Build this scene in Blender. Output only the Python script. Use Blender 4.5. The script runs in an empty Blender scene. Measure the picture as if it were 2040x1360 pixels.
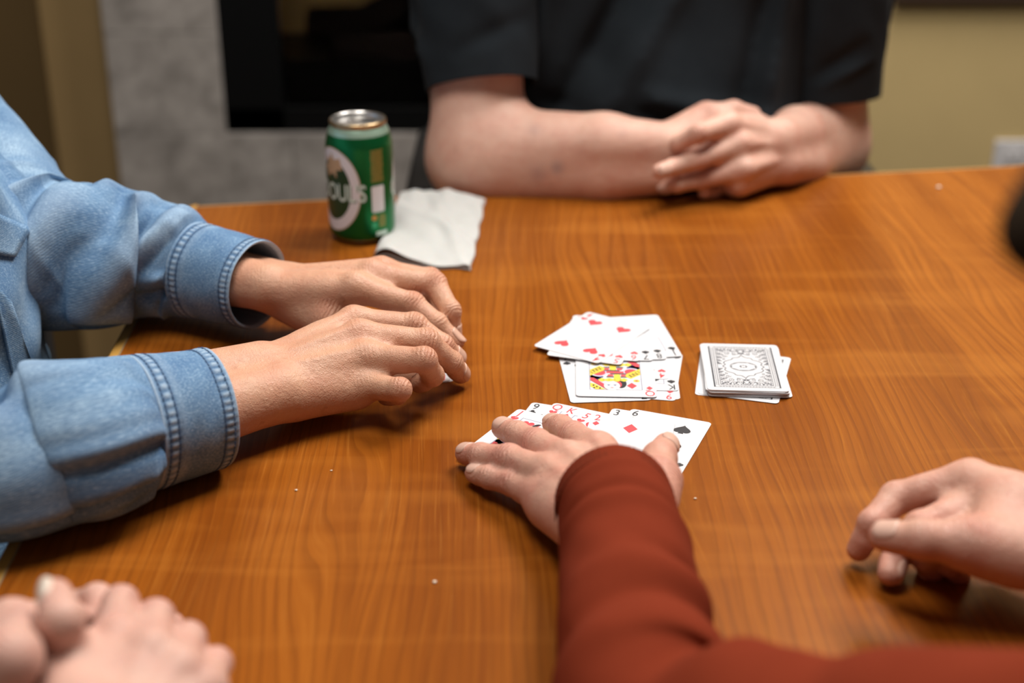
import bpy, bmesh, math, random
import numpy as np
from mathutils import Vector, Matrix
random.seed(7); np.random.seed(7)
SC = bpy.context.scene
COL = SC.collection

# ------------------------------------------------------------------ camera
# Work frame: millimetres, origin on the table top straight under the lens, X right, Y away, Z up.
TOPZ = 740.0
F = 2040 * 50 / 36.0
TH = math.radians(24.0)
H = 488.0
FW = np.array([0, math.cos(TH), -math.sin(TH)])
UP = np.array([0, math.sin(TH), math.cos(TH)])
RT = np.array([1.0, 0, 0])
EYE = np.array([0, 0, H])

def w(p):
    p = np.asarray(p, float)
    return (p + np.array([0, 0, TOPZ])) / 1000.0

cam = bpy.data.cameras.new('camera')
cam.lens = 50; cam.sensor_width = 36; cam.sensor_fit = 'HORIZONTAL'
cam.clip_start = 0.02; cam.clip_end = 50
cam.dof.use_dof = True; cam.dof.focus_distance = 1.05; cam.dof.aperture_fstop = 3.2
cam.dof.aperture_blades = 9
camo = bpy.data.objects.new('camera', cam); COL.objects.link(camo)
camo.location = w(EYE); camo.rotation_euler = (math.pi / 2 - TH, 0, 0)
SC.camera = camo

# ------------------------------------------------------------------ light
wd = bpy.data.worlds.new('world'); SC.world = wd; wd.use_nodes = True
wd.node_tree.nodes['Background'].inputs[0].default_value = (1.0, 0.93, 0.85, 1)
wd.node_tree.nodes['Background'].inputs[1].default_value = 0.10

def area(name, loc, target, sx, sy, power, col):
    l = bpy.data.lights.new(name, 'AREA'); l.shape = 'RECTANGLE'; l.size = sx; l.size_y = sy
    l.energy = power; l.color = col
    o = bpy.data.objects.new(name, l); COL.objects.link(o)
    o.location = loc
    o.rotation_euler = (Vector(target) - Vector(loc)).to_track_quat('-Z', 'Y').to_euler()
    return o
area('ceiling_light', (0.9, 1.75, 2.8), (0.1, 1.0, 0.74), 0.9, 0.9, 57, (1.0, 0.96, 0.92))
area('ceiling_light', (0.8, 2.3, 2.65), (0.6, 2.75, 0.0), 0.6, 0.4, 27, (1.0, 0.95, 0.88))  # unseen lamp added to brighten the back wall
area('ceiling_light', (-0.25, 0.75, 2.65), (0.0, 1.1, 0.74), 0.8, 0.8, 27, (1.0, 0.95, 0.88))  # unseen fill added above the near side of the table

SC.view_settings.view_transform = 'Standard'
SC.view_settings.look = 'None'
SC.view_settings.exposure = 0.0
SC.view_settings.gamma = 1.0
SC.view_settings.use_curve_mapping = False
SC.cycles.use_denoising = True
SC.cycles.max_bounces = 6

# ------------------------------------------------------------------ helpers
def ray(px, py):
    d = FW + RT * ((px - 1020) / F) + UP * ((680 - py) / F)
    return d / np.linalg.norm(d)
def at(px, py, z=0.0):
    d = ray(px, py)
    return EYE + d * ((z - H) / d[2])
def aty(px, py, y):
    d = ray(px, py)
    return EYE + d * (y / d[1])
def nrm(v):
    v = np.asarray(v, float); return v / (np.linalg.norm(v) + 1e-9)

def tag(o, label=None, cat=None, group=None, kind=None):
    if label: o['label'] = label
    if cat: o['category'] = cat
    if group: o['group'] = group
    if kind: o['kind'] = kind
    return o
def empty(name, loc_mm, label=None, cat=None, group=None, kind=None):
    o = bpy.data.objects.new(name, None); COL.objects.link(o)
    o.empty_display_size = 0.05
    o.location = w(loc_mm)
    return tag(o, label, cat, group, kind)
def wloc(o):
    l = Vector(o.location)
    while o.parent: o = o.parent; l = l + Vector(o.location)
    return l
def link(name, me, mat=None, parent=None, smooth=False):
    o = bpy.data.objects.new(name, me); COL.objects.link(o)
    if mat and not me.materials: me.materials.append(mat)
    if smooth:
        me.polygons.foreach_set('use_smooth', [True] * len(me.polygons))
    if parent: o.parent = parent
    return o
def mesh(name, V, Fc, mat=None, parent=None, smooth=False, origin=None, mm=True):
    """V in table millimetres -> one mesh object; origin (mm) becomes the object's location when it has no parent"""
    V = np.asarray(V, float)
    V = w(V) if mm else V
    org = np.array(wloc(parent)) if parent else (w(origin) if origin is not None else np.zeros(3))
    me = bpy.data.meshes.new(name)
    me.from_pydata((V - org).tolist(), [], [list(map(int, f)) for f in Fc])
    me.update()
    o = link(name, me, mat, parent, smooth)
    if not parent: o.location = org
    return o
def box(c, s, rz=0.0):
    """centre, size -> verts, faces"""
    x, y, z = np.array(s) / 2.0
    V = np.array([(sx * x, sy * y, sz * z) for sx in (-1, 1) for sy in (-1, 1) for sz in (-1, 1)])
    ca, sa = math.cos(rz), math.sin(rz)
    V = np.c_[V[:, 0] * ca - V[:, 1] * sa, V[:, 0] * sa + V[:, 1] * ca, V[:, 2]] + np.array(c)
    return V, [(0, 1, 3, 2), (4, 6, 7, 5), (0, 4, 5, 1), (2, 3, 7, 6), (0, 2, 6, 4), (1, 5, 7, 3)]
def bevel(o, wd_mm, seg=2):
    m = o.modifiers.new('bevel', 'BEVEL'); m.width = wd_mm / 1000; m.segments = seg; m.limit_method = 'ANGLE'
    return o
def joinvf(parts):
    V, Fc, n = [], [], 0
    for v, f in parts:
        V.append(np.asarray(v, float)); Fc += [tuple(i + n for i in q) for q in f]; n += len(v)
    return np.vstack(V), Fc
def prism(poly, z0, z1):
    n = len(poly)
    V = [(x, y, z0) for x, y in poly] + [(x, y, z1) for x, y in poly]
    return np.array(V), [tuple(range(n - 1, -1, -1)), tuple(range(n, 2 * n))] + [(i, (i + 1) % n, n + (i + 1) % n, n + i) for i in range(n)]

# ------------------------------------------------------------------ materials
class NT:
    def __init__(s, name, rough=0.5, spec=0.5):
        s.m = bpy.data.materials.new(name); s.m.use_nodes = True
        s.t = s.m.node_tree; s.b = s.t.nodes['Principled BSDF']
        s.b.inputs['Roughness'].default_value = rough
        s.b.inputs['Specular IOR Level'].default_value = spec
    def n(s, typ, **kw):
        nd = s.t.nodes.new(typ)
        for k, v in kw.items():
            if k.startswith('i_'):
                key = k[2:]; nd.inputs[int(key) if key.isdigit() else key.replace('_', ' ')].default_value = v
            else: setattr(nd, k, v)
        return nd
    def l(s, a, b): s.t.links.new(a, b)
    def coord(s, scale=(1, 1, 1), rot=(0, 0, 0), kind='Object', loc=(0, 0, 0)):
        c = s.n('ShaderNodeTexCoord'); mp = s.n('ShaderNodeMapping')
        mp.inputs['Scale'].default_value = scale; mp.inputs['Rotation'].default_value = rot; mp.inputs['Location'].default_value = loc
        s.l(c.outputs[kind], mp.inputs[0]); return mp.outputs[0]
    def noise(s, vec, scale, detail=4, rough=0.55, dist=0.0):
        nd = s.n('ShaderNodeTexNoise'); nd.inputs['Scale'].default_value = scale
        nd.inputs['Detail'].default_value = detail; nd.inputs['Roughness'].default_value = rough
        nd.inputs['Distortion'].default_value = dist
        s.l(vec, nd.inputs['Vector']); return nd.outputs['Fac']
    def ramp(s, fac, stops):
        r = s.n('ShaderNodeValToRGB'); el = r.color_ramp.elements
        while len(el) < len(stops): el.new(0.5)
        for e, (p, c) in zip(el, stops):
            e.position = p; e.color = (c, c, c, 1) if isinstance(c, (int, float)) else (*c, 1)
        s.l(fac, r.inputs[0]); return r.outputs[0]
    def mix(s, fac, a, b, mode='MIX'):
        m = s.n('ShaderNodeMix', data_type='RGBA', blend_type=mode)
        for sock, v in ((m.inputs[0], fac), (m.inputs[6], a), (m.inputs[7], b)):
            if isinstance(v, (int, float)): sock.default_value = v
            elif isinstance(v, tuple): sock.default_value = (*v, 1)
            else: s.l(v, sock)
        return m.outputs[2]
    def math(s, op, a, b=0.0):
        m = s.n('ShaderNodeMath', operation=op)
        for sock, v in ((m.inputs[0], a), (m.inputs[1], b)):
            if isinstance(v, (int, float)): sock.default_value = v
            else: s.l(v, sock)
        return m.outputs[0]
    def col(s, c):
        if isinstance(c, tuple): s.b.inputs['Base Color'].default_value = (*c, 1)
        else: s.l(c, s.b.inputs['Base Color'])
        return s
    def bump(s, h, strength=0.3, dist=0.001, chain=None):
        b = s.n('ShaderNodeBump'); b.inputs['Strength'].default_value = strength; b.inputs['Distance'].default_value = dist
        s.l(h, b.inputs['Height'])
        if chain: s.l(chain, b.inputs['Normal'])
        s.l(b.outputs[0], s.b.inputs['Normal']); return b.outputs[0]
    def attr(s, name):
        a = s.n('ShaderNodeAttribute'); a.attribute_name = name; return a

def rgb(r, g, b):
    f = lambda c: (c / 255 / 12.92) if c / 255 <= 0.04045 else ((c / 255 + 0.055) / 1.055) ** 2.4
    return (f(r), f(g), f(b))
def plain(name, c, rough=0.5, spec=0.5, metal=0.0):
    t = NT(name, rough, spec).col(c); t.b.inputs['Metallic'].default_value = metal; return t.m

def wood_mat():
    t = NT('cherry_veneer', 0.28, 0.10)
    rot = (0, 0, math.radians(-2))
    v = t.coord(rot=rot)
    warp = t.noise(t.coord((1, 0.18, 1), rot), 5.0, 3, 0.5)
    wv = t.n('ShaderNodeVectorMath', operation='ADD')
    wm = t.n('ShaderNodeVectorMath', operation='SCALE'); cmb = t.n('ShaderNodeCombineXYZ')
    t.l(warp, cmb.inputs[0]); t.l(cmb.outputs[0], wm.inputs[0]); wm.inputs['Scale'].default_value = 0.16
    t.l(v, wv.inputs[0]); t.l(wm.outputs[0], wv.inputs[1])
    def scaled(sc):
        mp = t.n('ShaderNodeMapping'); mp.inputs['Scale'].default_value = sc; t.l(wv.outputs[0], mp.inputs[0]); return mp.outputs[0]
    broad = t.noise(scaled((14, 1.1, 1)), 1.0, 4, 0.55)
    rings = t.n('ShaderNodeTexWave', wave_type='BANDS', bands_direction='X', wave_profile='SAW')
    rings.inputs['Scale'].default_value = 36; rings.inputs['Distortion'].default_value = 3.4
    rings.inputs['Detail'].default_value = 3; rings.inputs['Detail Scale'].default_value = 1.2
    t.l(scaled((1, 0.16, 1)), rings.inputs['Vector'])
    fine = t.noise(scaled((420, 9, 1)), 1.0, 3, 0.6)
    lines = t.noise(scaled((95, 2.2, 1)), 1.0, 3, 0.65)
    curl = t.noise(t.coord((4, 26, 1), rot), 1.0, 2, 0.5, 0.6)
    base = t.ramp(broad, [(0.28, (0.166, 0.040, 0.0038)), (0.48, (0.236, 0.064, 0.0058)), (0.68, (0.302, 0.090, 0.0095))])
    c = t.mix(t.ramp(rings.outputs['Fac'], [(0.0, 0.0), (0.6, 0.03), (0.95, 0.50), (1.0, 0.15)]), base, (0.13, 0.032, 0.004))
    c = t.mix(t.ramp(lines, [(0.30, 0.5), (0.46, 0.0)]), c, (0.17, 0.043, 0.005))
    c = t.mix(t.ramp(fine, [(0.28, 0.45), (0.48, 0.0)]), c, (0.15, 0.038, 0.004))
    c = t.mix(t.ramp(fine, [(0.55, 0.0), (0.78, 0.30)]), c, (0.47, 0.18, 0.030))
    c = t.mix(t.ramp(curl, [(0.5, 0.0), (0.75, 0.28)]), c, (0.42, 0.15, 0.022))
    t.col(c)
    t.l(t.ramp(fine, [(0.3, 0.36), (0.7, 0.26)]), t.b.inputs['Roughness'])
    t.bump(fine, 0.06, 0.0004)
    return t.m

def skin_mat(name, tone, red=(0.56, 0.20, 0.14), blot=0.5, spot=0.0):
    t = NT(name, 0.46, 0.4)
    v = t.coord()
    big = t.noise(v, 42, 4, 0.6)
    c = t.mix(t.ramp(big, [(0.35, 0.0), (0.7, blot)]), tone, red)
    pale = t.noise(v, 75, 3, 0.6)
    c = t.mix(t.ramp(pale, [(0.5, 0.0), (0.75, 0.35)]), c, tuple(min(1, x * 1.18) for x in tone))
    c = t.mix(t.math('MULTIPLY', t.attr('red').outputs['Fac'], 0.55), c, red)
    c = t.mix(t.math('MULTIPLY', t.attr('vein').outputs['Fac'], 0.35), c, (0.36, 0.25, 0.23))
    if spot:
        sp = t.noise(v, 130, 2, 0.5)
        c = t.mix(t.ramp(sp, [(0.66, 0.0), (0.74, spot)]), c, (0.34, 0.14, 0.07))
    t.col(c)
    t.b.inputs['Subsurface Weight'].default_value = 0.16
    t.b.inputs['Subsurface Radius'].default_value = (1.0, 0.35, 0.2)
    t.b.inputs['Subsurface Scale'].default_value = 0.006
    vor = t.n('ShaderNodeTexVoronoi', feature='DISTANCE_TO_EDGE'); vor.inputs['Scale'].default_value = 620; t.l(v, vor.inputs['Vector'])
    fine = t.math('MULTIPLY', vor.outputs['Distance'], 0.5)
    wr = t.noise(t.coord((1, 1, 1)), 210, 4, 0.65, 1.2)
    ct = t.attr('ct').outputs['Fac']; cm = t.attr('cm').outputs['Fac']
    wob = t.math('ADD', ct, t.math('MULTIPLY', t.noise(v, 130, 3), 5.0))
    cr = t.math('MULTIPLY', t.math('SINE', t.math('MULTIPLY', wob, 2.1)), cm)
    n1 = t.bump(t.math('ADD', fine, t.math('ADD', t.math('MULTIPLY', wr, 0.9), t.math('MULTIPLY', t.noise(v, 95, 3, 0.6, 0.8), 1.0))), 0.6, 0.0011)
    t.bump(cr, 0.5, 0.0007, n1)
    return t.m

def denim_mat(name='denim', k=.84):
    t = NT(name, 0.85, 0.2)
    uv = t.coord(kind='UV')
    def sc(s):
        mp = t.n('ShaderNodeMapping'); mp.inputs['Scale'].default_value = s; t.l(uv, mp.inputs[0]); return mp.outputs[0]
    fade = t.noise(sc((1, 1, 1)), 16, 5, 0.6)
    yarn = t.noise(sc((520, 900, 1)), 1.0, 3, 0.7)
    slub = t.noise(sc((260, 380, 1)), 1.0, 3, 0.7)
    tw = t.n('ShaderNodeTexWave', wave_type='BANDS', bands_direction='DIAGONAL'); tw.inputs['Scale'].default_value = 330
    tw.inputs['Distortion'].default_value = 1.5; t.l(uv, tw.inputs['Vector'])
    lo = tuple(k * x for x in (0.085, 0.185, 0.35)); hi = tuple(k * x for x in (0.40, 0.57, 0.74)); mid = tuple(k * x for x in (0.185, 0.325, 0.51))
    c = t.ramp(fade, [(0.34, lo), (0.52, mid), (0.70, hi)])
    c = t.mix(t.ramp(yarn, [(0.36, 0.62), (0.55, 0.0)]), c, tuple(k * x for x in (0.07, 0.15, 0.29)))
    c = t.mix(t.ramp(yarn, [(0.54, 0.0), (0.72, 0.60)]), c, tuple(k * x for x in (0.52, 0.66, 0.80)))
    c = t.mix(t.ramp(slub, [(0.55, 0.0), (0.75, 0.30)]), c, tuple(k * x for x in (0.44, 0.59, 0.74)))
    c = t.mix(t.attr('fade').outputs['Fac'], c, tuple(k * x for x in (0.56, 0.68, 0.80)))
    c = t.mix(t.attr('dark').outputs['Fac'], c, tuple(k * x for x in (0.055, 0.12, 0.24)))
    t.col(c)
    t.b.inputs['Sheen Weight'].default_value = 0.0
    h = t.math('ADD', t.math('MULTIPLY', tw.outputs['Fac'], 0.4), yarn)
    t.bump(h, 0.35, 0.0006)
    return t.m

def knit_mat(name, c1, c2, scale=900, sheen=0.2, bstr=0.2):
    t = NT(name, 0.95, 0.06)
    v = t.coord()
    a = t.noise(v, scale, 2, 0.6); b = t.noise(v, 25, 3, 0.5)
    t.col(t.mix(t.math('ADD', t.math('MULTIPLY', a, 0.5), t.math('MULTIPLY', b, 0.5)), c1, c2))
    t.b.inputs['Sheen Weight'].default_value = sheen
    t.bump(a, bstr, 0.0006)
    return t.m

M = {}
M['wood'] = wood_mat()
t = NT('maple_edge', 0.4, 0.4); nz = t.noise(t.coord((60, 4, 60)), 1.0, 3)
M['maple'] = t.col(t.ramp(nz, [(0.3, (0.50, 0.25, 0.045)), (0.7, (0.66, 0.36, 0.085))])).m
M['seam'] = plain('edge_seam', (0.30, 0.20, 0.10), 0.5)
M['dark_wood'] = plain('dark_wood', (0.035, 0.018, 0.010), 0.5)
M['black_metal'] = plain('black_metal', (0.012, 0.011, 0.011), 0.4)
M['chrome'] = plain('steel', (0.55, 0.53, 0.50), 0.3, 0.5, 1.0)
M['aluminium'] = plain('aluminium', (0.72, 0.70, 0.68), 0.28, 0.5, 1.0)
M['rim_gold'] = plain('gold_rim', (0.55, 0.40, 0.22), 0.3, 0.5, 1.0)
M['skin_a'] = skin_mat('skin_denim_wearer', (0.56, 0.315, 0.205), (0.50, 0.19, 0.115), 0.45, 0.35)
M['skin_b'] = skin_mat('skin_card_hand', (0.55, 0.315, 0.235), (0.51, 0.19, 0.14), 0.55, 0.0)
M['skin_c'] = skin_mat('skin_far_man', (0.665, 0.41, 0.315), (0.59, 0.265, 0.195), 0.55, 0.3)
M['skin_d'] = skin_mat('skin_front', (0.575, 0.345, 0.275), (0.53, 0.24, 0.195), 0.4, 0.0)
for k, c in (('nail_a', (0.58, 0.35, 0.26)), ('nail_b', (0.60, 0.38, 0.30)), ('nail_d', (0.74, 0.62, 0.52))):
    M[k] = plain(k, c, 0.32, 0.4)
M['denim'] = denim_mat()
M['thread'] = plain('pale_thread', (0.50, 0.58, 0.66), 0.8)
M['thread_dark'] = plain('navy_thread', (0.05, 0.10, 0.20), 0.8)
M['maroon'] = knit_mat('maroon_jersey', (0.118, 0.017, 0.0065), (0.205, 0.032, 0.0125), 900, 0.0)
M['maroon_rib'] = knit_mat('maroon_rib', (0.095, 0.015, 0.006), (0.165, 0.027, 0.011), 1100, 0.0)
M['tee'] = knit_mat('charcoal_tee', (0.009, 0.0118, 0.0145), (0.023, 0.028, 0.033), 500, 0.02)
M['front_sleeve'] = knit_mat('cream_jersey', (0.45, 0.40, 0.34), (0.6, 0.55, 0.48), 700)
M['navy_cloth'] = knit_mat('navy_trousers', (0.008, 0.011, 0.018), (0.02, 0.026, 0.038), 500, 0.05)
M['black_fabric'] = knit_mat('black_upholstery', (0.008, 0.008, 0.009), (0.02, 0.02, 0.022), 400, 0.05)
M['brown_seat'] = knit_mat('brown_upholstery', (0.020, 0.011, 0.004), (0.038, 0.02, 0.008), 300, 0.05)
M['hair'] = knit_mat('dark_hair', (0.022, 0.014, 0.009), (0.05, 0.034, 0.022), 300, 0.0, 0.6)
M['hair_grey'] = knit_mat('grey_hair', (0.25, 0.24, 0.22), (0.45, 0.43, 0.40), 300, 0.0, 0.6)
def wall_mat(name, c):
    t = NT(name, 0.8, 0.3); nz = t.noise(t.coord(), 9, 4)
    t.col(t.mix(nz, tuple(x * 0.93 for x in c), tuple(x * 1.07 for x in c)))
    t.bump(t.noise(t.coord(), 500, 2), 0.05, 0.001); return t.m
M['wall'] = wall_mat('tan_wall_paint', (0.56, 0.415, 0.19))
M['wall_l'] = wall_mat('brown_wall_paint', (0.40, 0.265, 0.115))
M['wall_d'] = wall_mat('dark_brown_paint', (0.105, 0.063, 0.021))  # the left wall's shade is put into this darker colour
M['floor'] = wall_mat('dark_carpet', (0.030, 0.017, 0.008))
t = NT('grey_stone', 0.55, 0.4)
a = t.noise(t.coord((1, 1, 1)), 17, 7, 0.72, 0.3); b = t.noise(t.coord((1, 1, 1)), 160, 3)
c = t.ramp(a, [(0.3, (0.20, 0.178, 0.158)), (0.5, (0.37, 0.332, 0.30)), (0.7, (0.52, 0.47, 0.43))])
M['stone'] = t.col(t.mix(t.math('MULTIPLY', b, 0.4), c, (0.10, 0.09, 0.085))).m
M['grout'] = plain('grout', (0.13, 0.115, 0.105), 0.9)
M['firebox'] = plain('black_firebox', (0.004, 0.004, 0.004), 0.35, 0.25)
M['fire_back'] = wall_mat('brown_fireback', (0.48, 0.34, 0.15))
M['log'] = knit_mat('charred_log', (0.006, 0.005, 0.005), (0.016, 0.012, 0.011), 60, 0.0, 0.8)
M['plastic'] = plain('white_plastic', (0.62, 0.60, 0.60), 0.35)
M['slot'] = plain('dark_slot', (0.03, 0.03, 0.03), 0.5)
M['card'] = plain('card_stock', (0.62, 0.62, 0.645), 0.42, 0.4)
M['red'] = plain('red_ink', (0.60, 0.06, 0.075), 0.45)
M['black'] = plain('black_ink', (0.016, 0.016, 0.022), 0.45)
M['blue'] = plain('blue_ink', (0.030, 0.038, 0.17), 0.45)
M['yellow'] = plain('yellow_ink', (0.72, 0.54, 0.06), 0.45)
M['back_ink'] = plain('slate_ink', (0.042, 0.046, 0.062), 0.45)
M['lav'] = plain('pale_lavender_ink', (0.52, 0.52, 0.66), 0.45)
M['paper_grey'] = plain('pale_grey_ink', (0.56, 0.56, 0.585), 0.45)
t = NT('napkin_paper', 0.9, 0.2); nz = t.noise(t.coord(), 60, 4)
t.col(t.mix(nz, (0.49, 0.478, 0.458), (0.58, 0.568, 0.548)))
vo = t.n('ShaderNodeTexVoronoi'); vo.inputs['Scale'].default_value = 350; t.l(t.coord(), vo.inputs['Vector'])
t.bump(vo.outputs['Distance'], 0.25, 0.0008); t.b.inputs['Subsurface Weight'].default_value = 0.1
t.b.inputs['Subsurface Scale'].default_value = 0.004
M['napkin'] = t.m
t = NT('green_can_metal', 0.3, 0.5); t.b.inputs['Metallic'].default_value = 0.75
t.col((0.008, 0.165, 0.046)); M['can_green'] = t.m
M['ink_white'] = plain('can_white', (0.72, 0.70, 0.72), 0.4)
M['ink_silver'] = plain('can_silver', (0.62, 0.76, 0.68), 0.4, 0.5, 0.0)
M['ink_dgreen'] = plain('can_dark_green', (0.010, 0.045, 0.012), 0.4)
M['ink_gold'] = plain('can_gold', (0.42, 0.30, 0.08), 0.4, 0.5, 0.3)
M['ink_tan'] = plain('can_tan', (0.50, 0.34, 0.20), 0.4)
M['ink_orange'] = plain('can_orange', (0.70, 0.30, 0.06), 0.4)
M['ink_lgreen'] = plain('can_light_green', (0.03, 0.42, 0.18), 0.4)
M['crumb'] = plain('crumb', (0.82, 0.70, 0.55), 0.6)
M['ink_mole'] = plain('mole', (0.05, 0.02, 0.015), 0.6)
# ------------------------------------------------------------------ the room
FZ = -TOPZ
def struct(name, V, Fc, mat, parent=None, **k):
    o = mesh(name, V, Fc, mat, parent, origin=None if parent else np.mean(V, axis=0), **k)
    if not parent: o['kind'] = 'structure'
    return o
WY = 2640.0
struct('floor', *box((0, 800, FZ - 10), (5200, 5000, 20)), M['floor'])
wx1 = aty(98, 150, WY)[0]
FY = 2560.0
fx0 = aty(205, 60, FY)[0]; ox0 = aty(440, 130, FY)[0]; oz0 = aty(640, 264, FY)[2]
oz1 = oz0 + 620; ox1 = ox0 + 900; fx1 = ox1 + 205
V = [(x, y, z) for y in (WY, WY + 60) for x, z in ((wx1, FZ), (2600, FZ), (2600, FZ + 2600), (wx1, FZ + 2600), (ox0 - 5, oz0 - 5), (ox1 + 5, oz0 - 5), (ox1 + 5, oz1 + 5), (ox0 - 5, oz1 + 5))]
Fc = [(i, (i + 1) % 4, 4 + (i + 1) % 4, 4 + i) for i in range(4)] + [(8 + i, 12 + i, 12 + (i + 1) % 4, 8 + (i + 1) % 4) for i in range(4)]
Fc += [(4 + i, 4 + (i + 1) % 4, 12 + (i + 1) % 4, 12 + i) for i in range(4)] + [((i + 1) % 4, i, 8 + i, 8 + (i + 1) % 4) for i in range(4)]
struct('wall_back', V, Fc, M['wall'])      # the firebox runs through it
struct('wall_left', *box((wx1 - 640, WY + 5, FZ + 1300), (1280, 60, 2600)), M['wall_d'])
struct('trim_1', *box((1650, WY - 9, aty(1900, 2, WY)[2] + 34), (1900, 18, 70)), M['dark_wood'])
sx0 = aty(212, 150, WY)[0]
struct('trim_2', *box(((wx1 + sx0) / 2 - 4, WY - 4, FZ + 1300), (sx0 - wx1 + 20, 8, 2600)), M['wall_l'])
struct('baseboard_back', *box((1500, WY - 8, FZ + 55), (2200, 16, 110)), M['dark_wood'])

# fireplace: stone facing around a black glass-fronted firebox
fp = empty('fireplace', ((fx0 + fx1) / 2, FY, FZ), 'grey stone fireplace with a black firebox behind the table', 'fireplace')
mesh('backing', *joinvf([box(((fx0 + ox0) / 2, FY + 44, FZ + 1000), (ox0 - fx0, 72, 2000)), box(((ox1 + fx1) / 2, FY + 44, FZ + 1000), (fx1 - ox1, 72, 2000)),
     box(((ox0 + ox1) / 2, FY + 44, (FZ + oz0) / 2), (ox1 - ox0, 72, oz0 - FZ)), box(((ox0 + ox1) / 2, FY + 44, (oz1 + FZ + 2000) / 2), (ox1 - ox0, 72, FZ + 2000 - oz1))]), M['grout'], fp)
j1 = aty(330, 268, FY)[2]; j2 = aty(330, 66, FY)[2]
def tile(x0, x1, z0, z1):
    g = 0.7
    bevel(mesh('stone_tile', *box(((x0 + x1) / 2, FY + 4 + random.uniform(-.3, .3), (z0 + z1) / 2), (x1 - x0 - 2 * g, 10, z1 - z0 - 2 * g)), M['stone'], fp), 0.8, 1)
th = j2 - j1
zs = [j1 + th * i for i in range(-3, 9)]
for z0, z1 in zip(zs, zs[1:]):
    if z0 < FZ: z0 = FZ
    if z1 <= j1 + 1 or z0 >= oz1 - 1:
        n = 4
        for i in range(n): tile(fx0 + (fx1 - fx0) * i / n, fx0 + (fx1 - fx0) * (i + 1) / n, z0, min(z1, oz0) if z0 < oz0 < z1 else z1)
    else:
        tile(fx0, ox0, z0, z1); tile(ox1, fx1, z0, z1)
        if z1 > oz1 + 5: tile(ox0, ox0 + 450, oz1, z1); tile(ox0 + 450, ox1, oz1, z1)
if oz0 > j1: tile(ox0, ox1, j1, oz0)
fr = 108
mesh('firebox_frame', *joinvf([box((ox0 + fr / 2, FY + 12, (oz0 + oz1) / 2), (fr, 18, oz1 - oz0)), box((ox1 - fr / 2, FY + 12, (oz0 + oz1) / 2), (fr, 18, oz1 - oz0)),
     box(((ox0 + ox1) / 2, FY + 12, oz0 + 22), (ox1 - ox0, 18, 44)), box(((ox0 + ox1) / 2, FY + 12, oz1 - 30), (ox1 - ox0, 18, 60))]), M['firebox'], fp)
mesh('firebox', *joinvf([box(((ox0 + ox1) / 2, FY + 180, oz0 + 15), (ox1 - ox0, 320, 30)), box((ox0 + 20, FY + 180, (oz0 + oz1) / 2), (40, 320, oz1 - oz0)),
     box((ox1 - 20, FY + 180, (oz0 + oz1) / 2), (40, 320, oz1 - oz0)), box(((ox0 + ox1) / 2, FY + 180, oz1 - 15), (ox1 - ox0, 320, 30))]), M['firebox'], fp)
mesh('fireback', *box(((ox0 + ox1) / 2, FY + 345, (oz0 + oz1) / 2), (ox1 - ox0, 14, oz1 - oz0)), M['fire_back'], fp)
gl = NT('dark_glass', 0.05, 0.5); gl.col((0.62, 0.58, 0.54)); gl.b.inputs['Transmission Weight'].default_value = 1.0; gl.b.inputs['IOR'].default_value = 1.1
mesh('glass_pane', *box(((ox0 + ox1) / 2, FY + 24, (oz0 + oz1) / 2), (ox1 - ox0 - 90, 4, oz1 - oz0 - 90)), gl.m, fp)
def log_mesh(a, b, r, name, label):
    a = np.array(a, float); b = np.array(b, float); t = nrm(b - a); s = nrm(np.cross(t, (0, 0, 1))); u = np.cross(s, t)
    V = []; n = 12; m = 9
    for i in range(m):
        for k in range(n):
            ph = 2 * math.pi * k / n; rr = r * (1 + 0.10 * math.sin(3 * ph + i) + 0.08 * random.uniform(-1, 1))
            V.append(a + (b - a) * i / (m - 1) + rr * (math.cos(ph) * s + math.sin(ph) * u))
    Fc = [(i * n + k, i * n + (k + 1) % n, (i + 1) * n + (k + 1) % n, (i + 1) * n + k) for i in range(m - 1) for k in range(n)]
    Fc += [tuple(range(n - 1, -1, -1)), tuple((m - 1) * n + k for k in range(n))]
    tag(mesh(name, V, Fc, M['log'], None, True, origin=(a + b) / 2), label, 'log', 'charred logs in the firebox')
cxl = ox0 + 470
lz = oz0 + 30
mesh('ember_tray', *box((cxl, FY + 185, lz + 45), (ox1 - ox0 - 90, 250, 90)), M['firebox'], fp)
lz -= 0
log_mesh((cxl - 280, FY + 110, lz + 95), (cxl + 330, FY + 104, lz + 95), 38, 'fire_log', 'long charred log lying along the front of the firebox floor')
log_mesh((cxl - 345, FY + 268, lz + 105), (cxl + 320, FY + 272, lz + 105), 46, 'fire_log', 'thick charred log lying against the back of the firebox')
log_mesh((cxl - 265, FY + 190, lz + 112), (cxl + 5, FY + 190, lz + 250), 32, 'fire_log', 'charred log propped up at a slant across the two bottom logs')
log_mesh((cxl + 55, FY + 190, lz + 165), (cxl + 280, FY + 184, lz + 165), 30, 'fire_log', 'short thin charred branch lying on the two bottom logs')

# wall outlet
oc = aty(2012, 337, WY)
ol = empty('wall_outlet', (oc[0], WY, oc[2]), 'white plastic wall outlet plate on the tan wall', 'outlet')
bevel(mesh('cover_plate', *box((oc[0], WY - 3, oc[2]), (74, 6, 118)), M['plastic'], ol), 2.5)
for dz in (26, -26):
    rc = mesh('socket', *box((oc[0], WY - 7, oc[2] + dz), (34, 3, 28)), M['plastic'], ol); bevel(rc, 2)
    for dx in (-7, 7): mesh('slot', *box((oc[0] + dx, WY - 8.6, oc[2] + dz + 3), (2.5, 0.6, 9)), M['slot'], rc)

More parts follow.
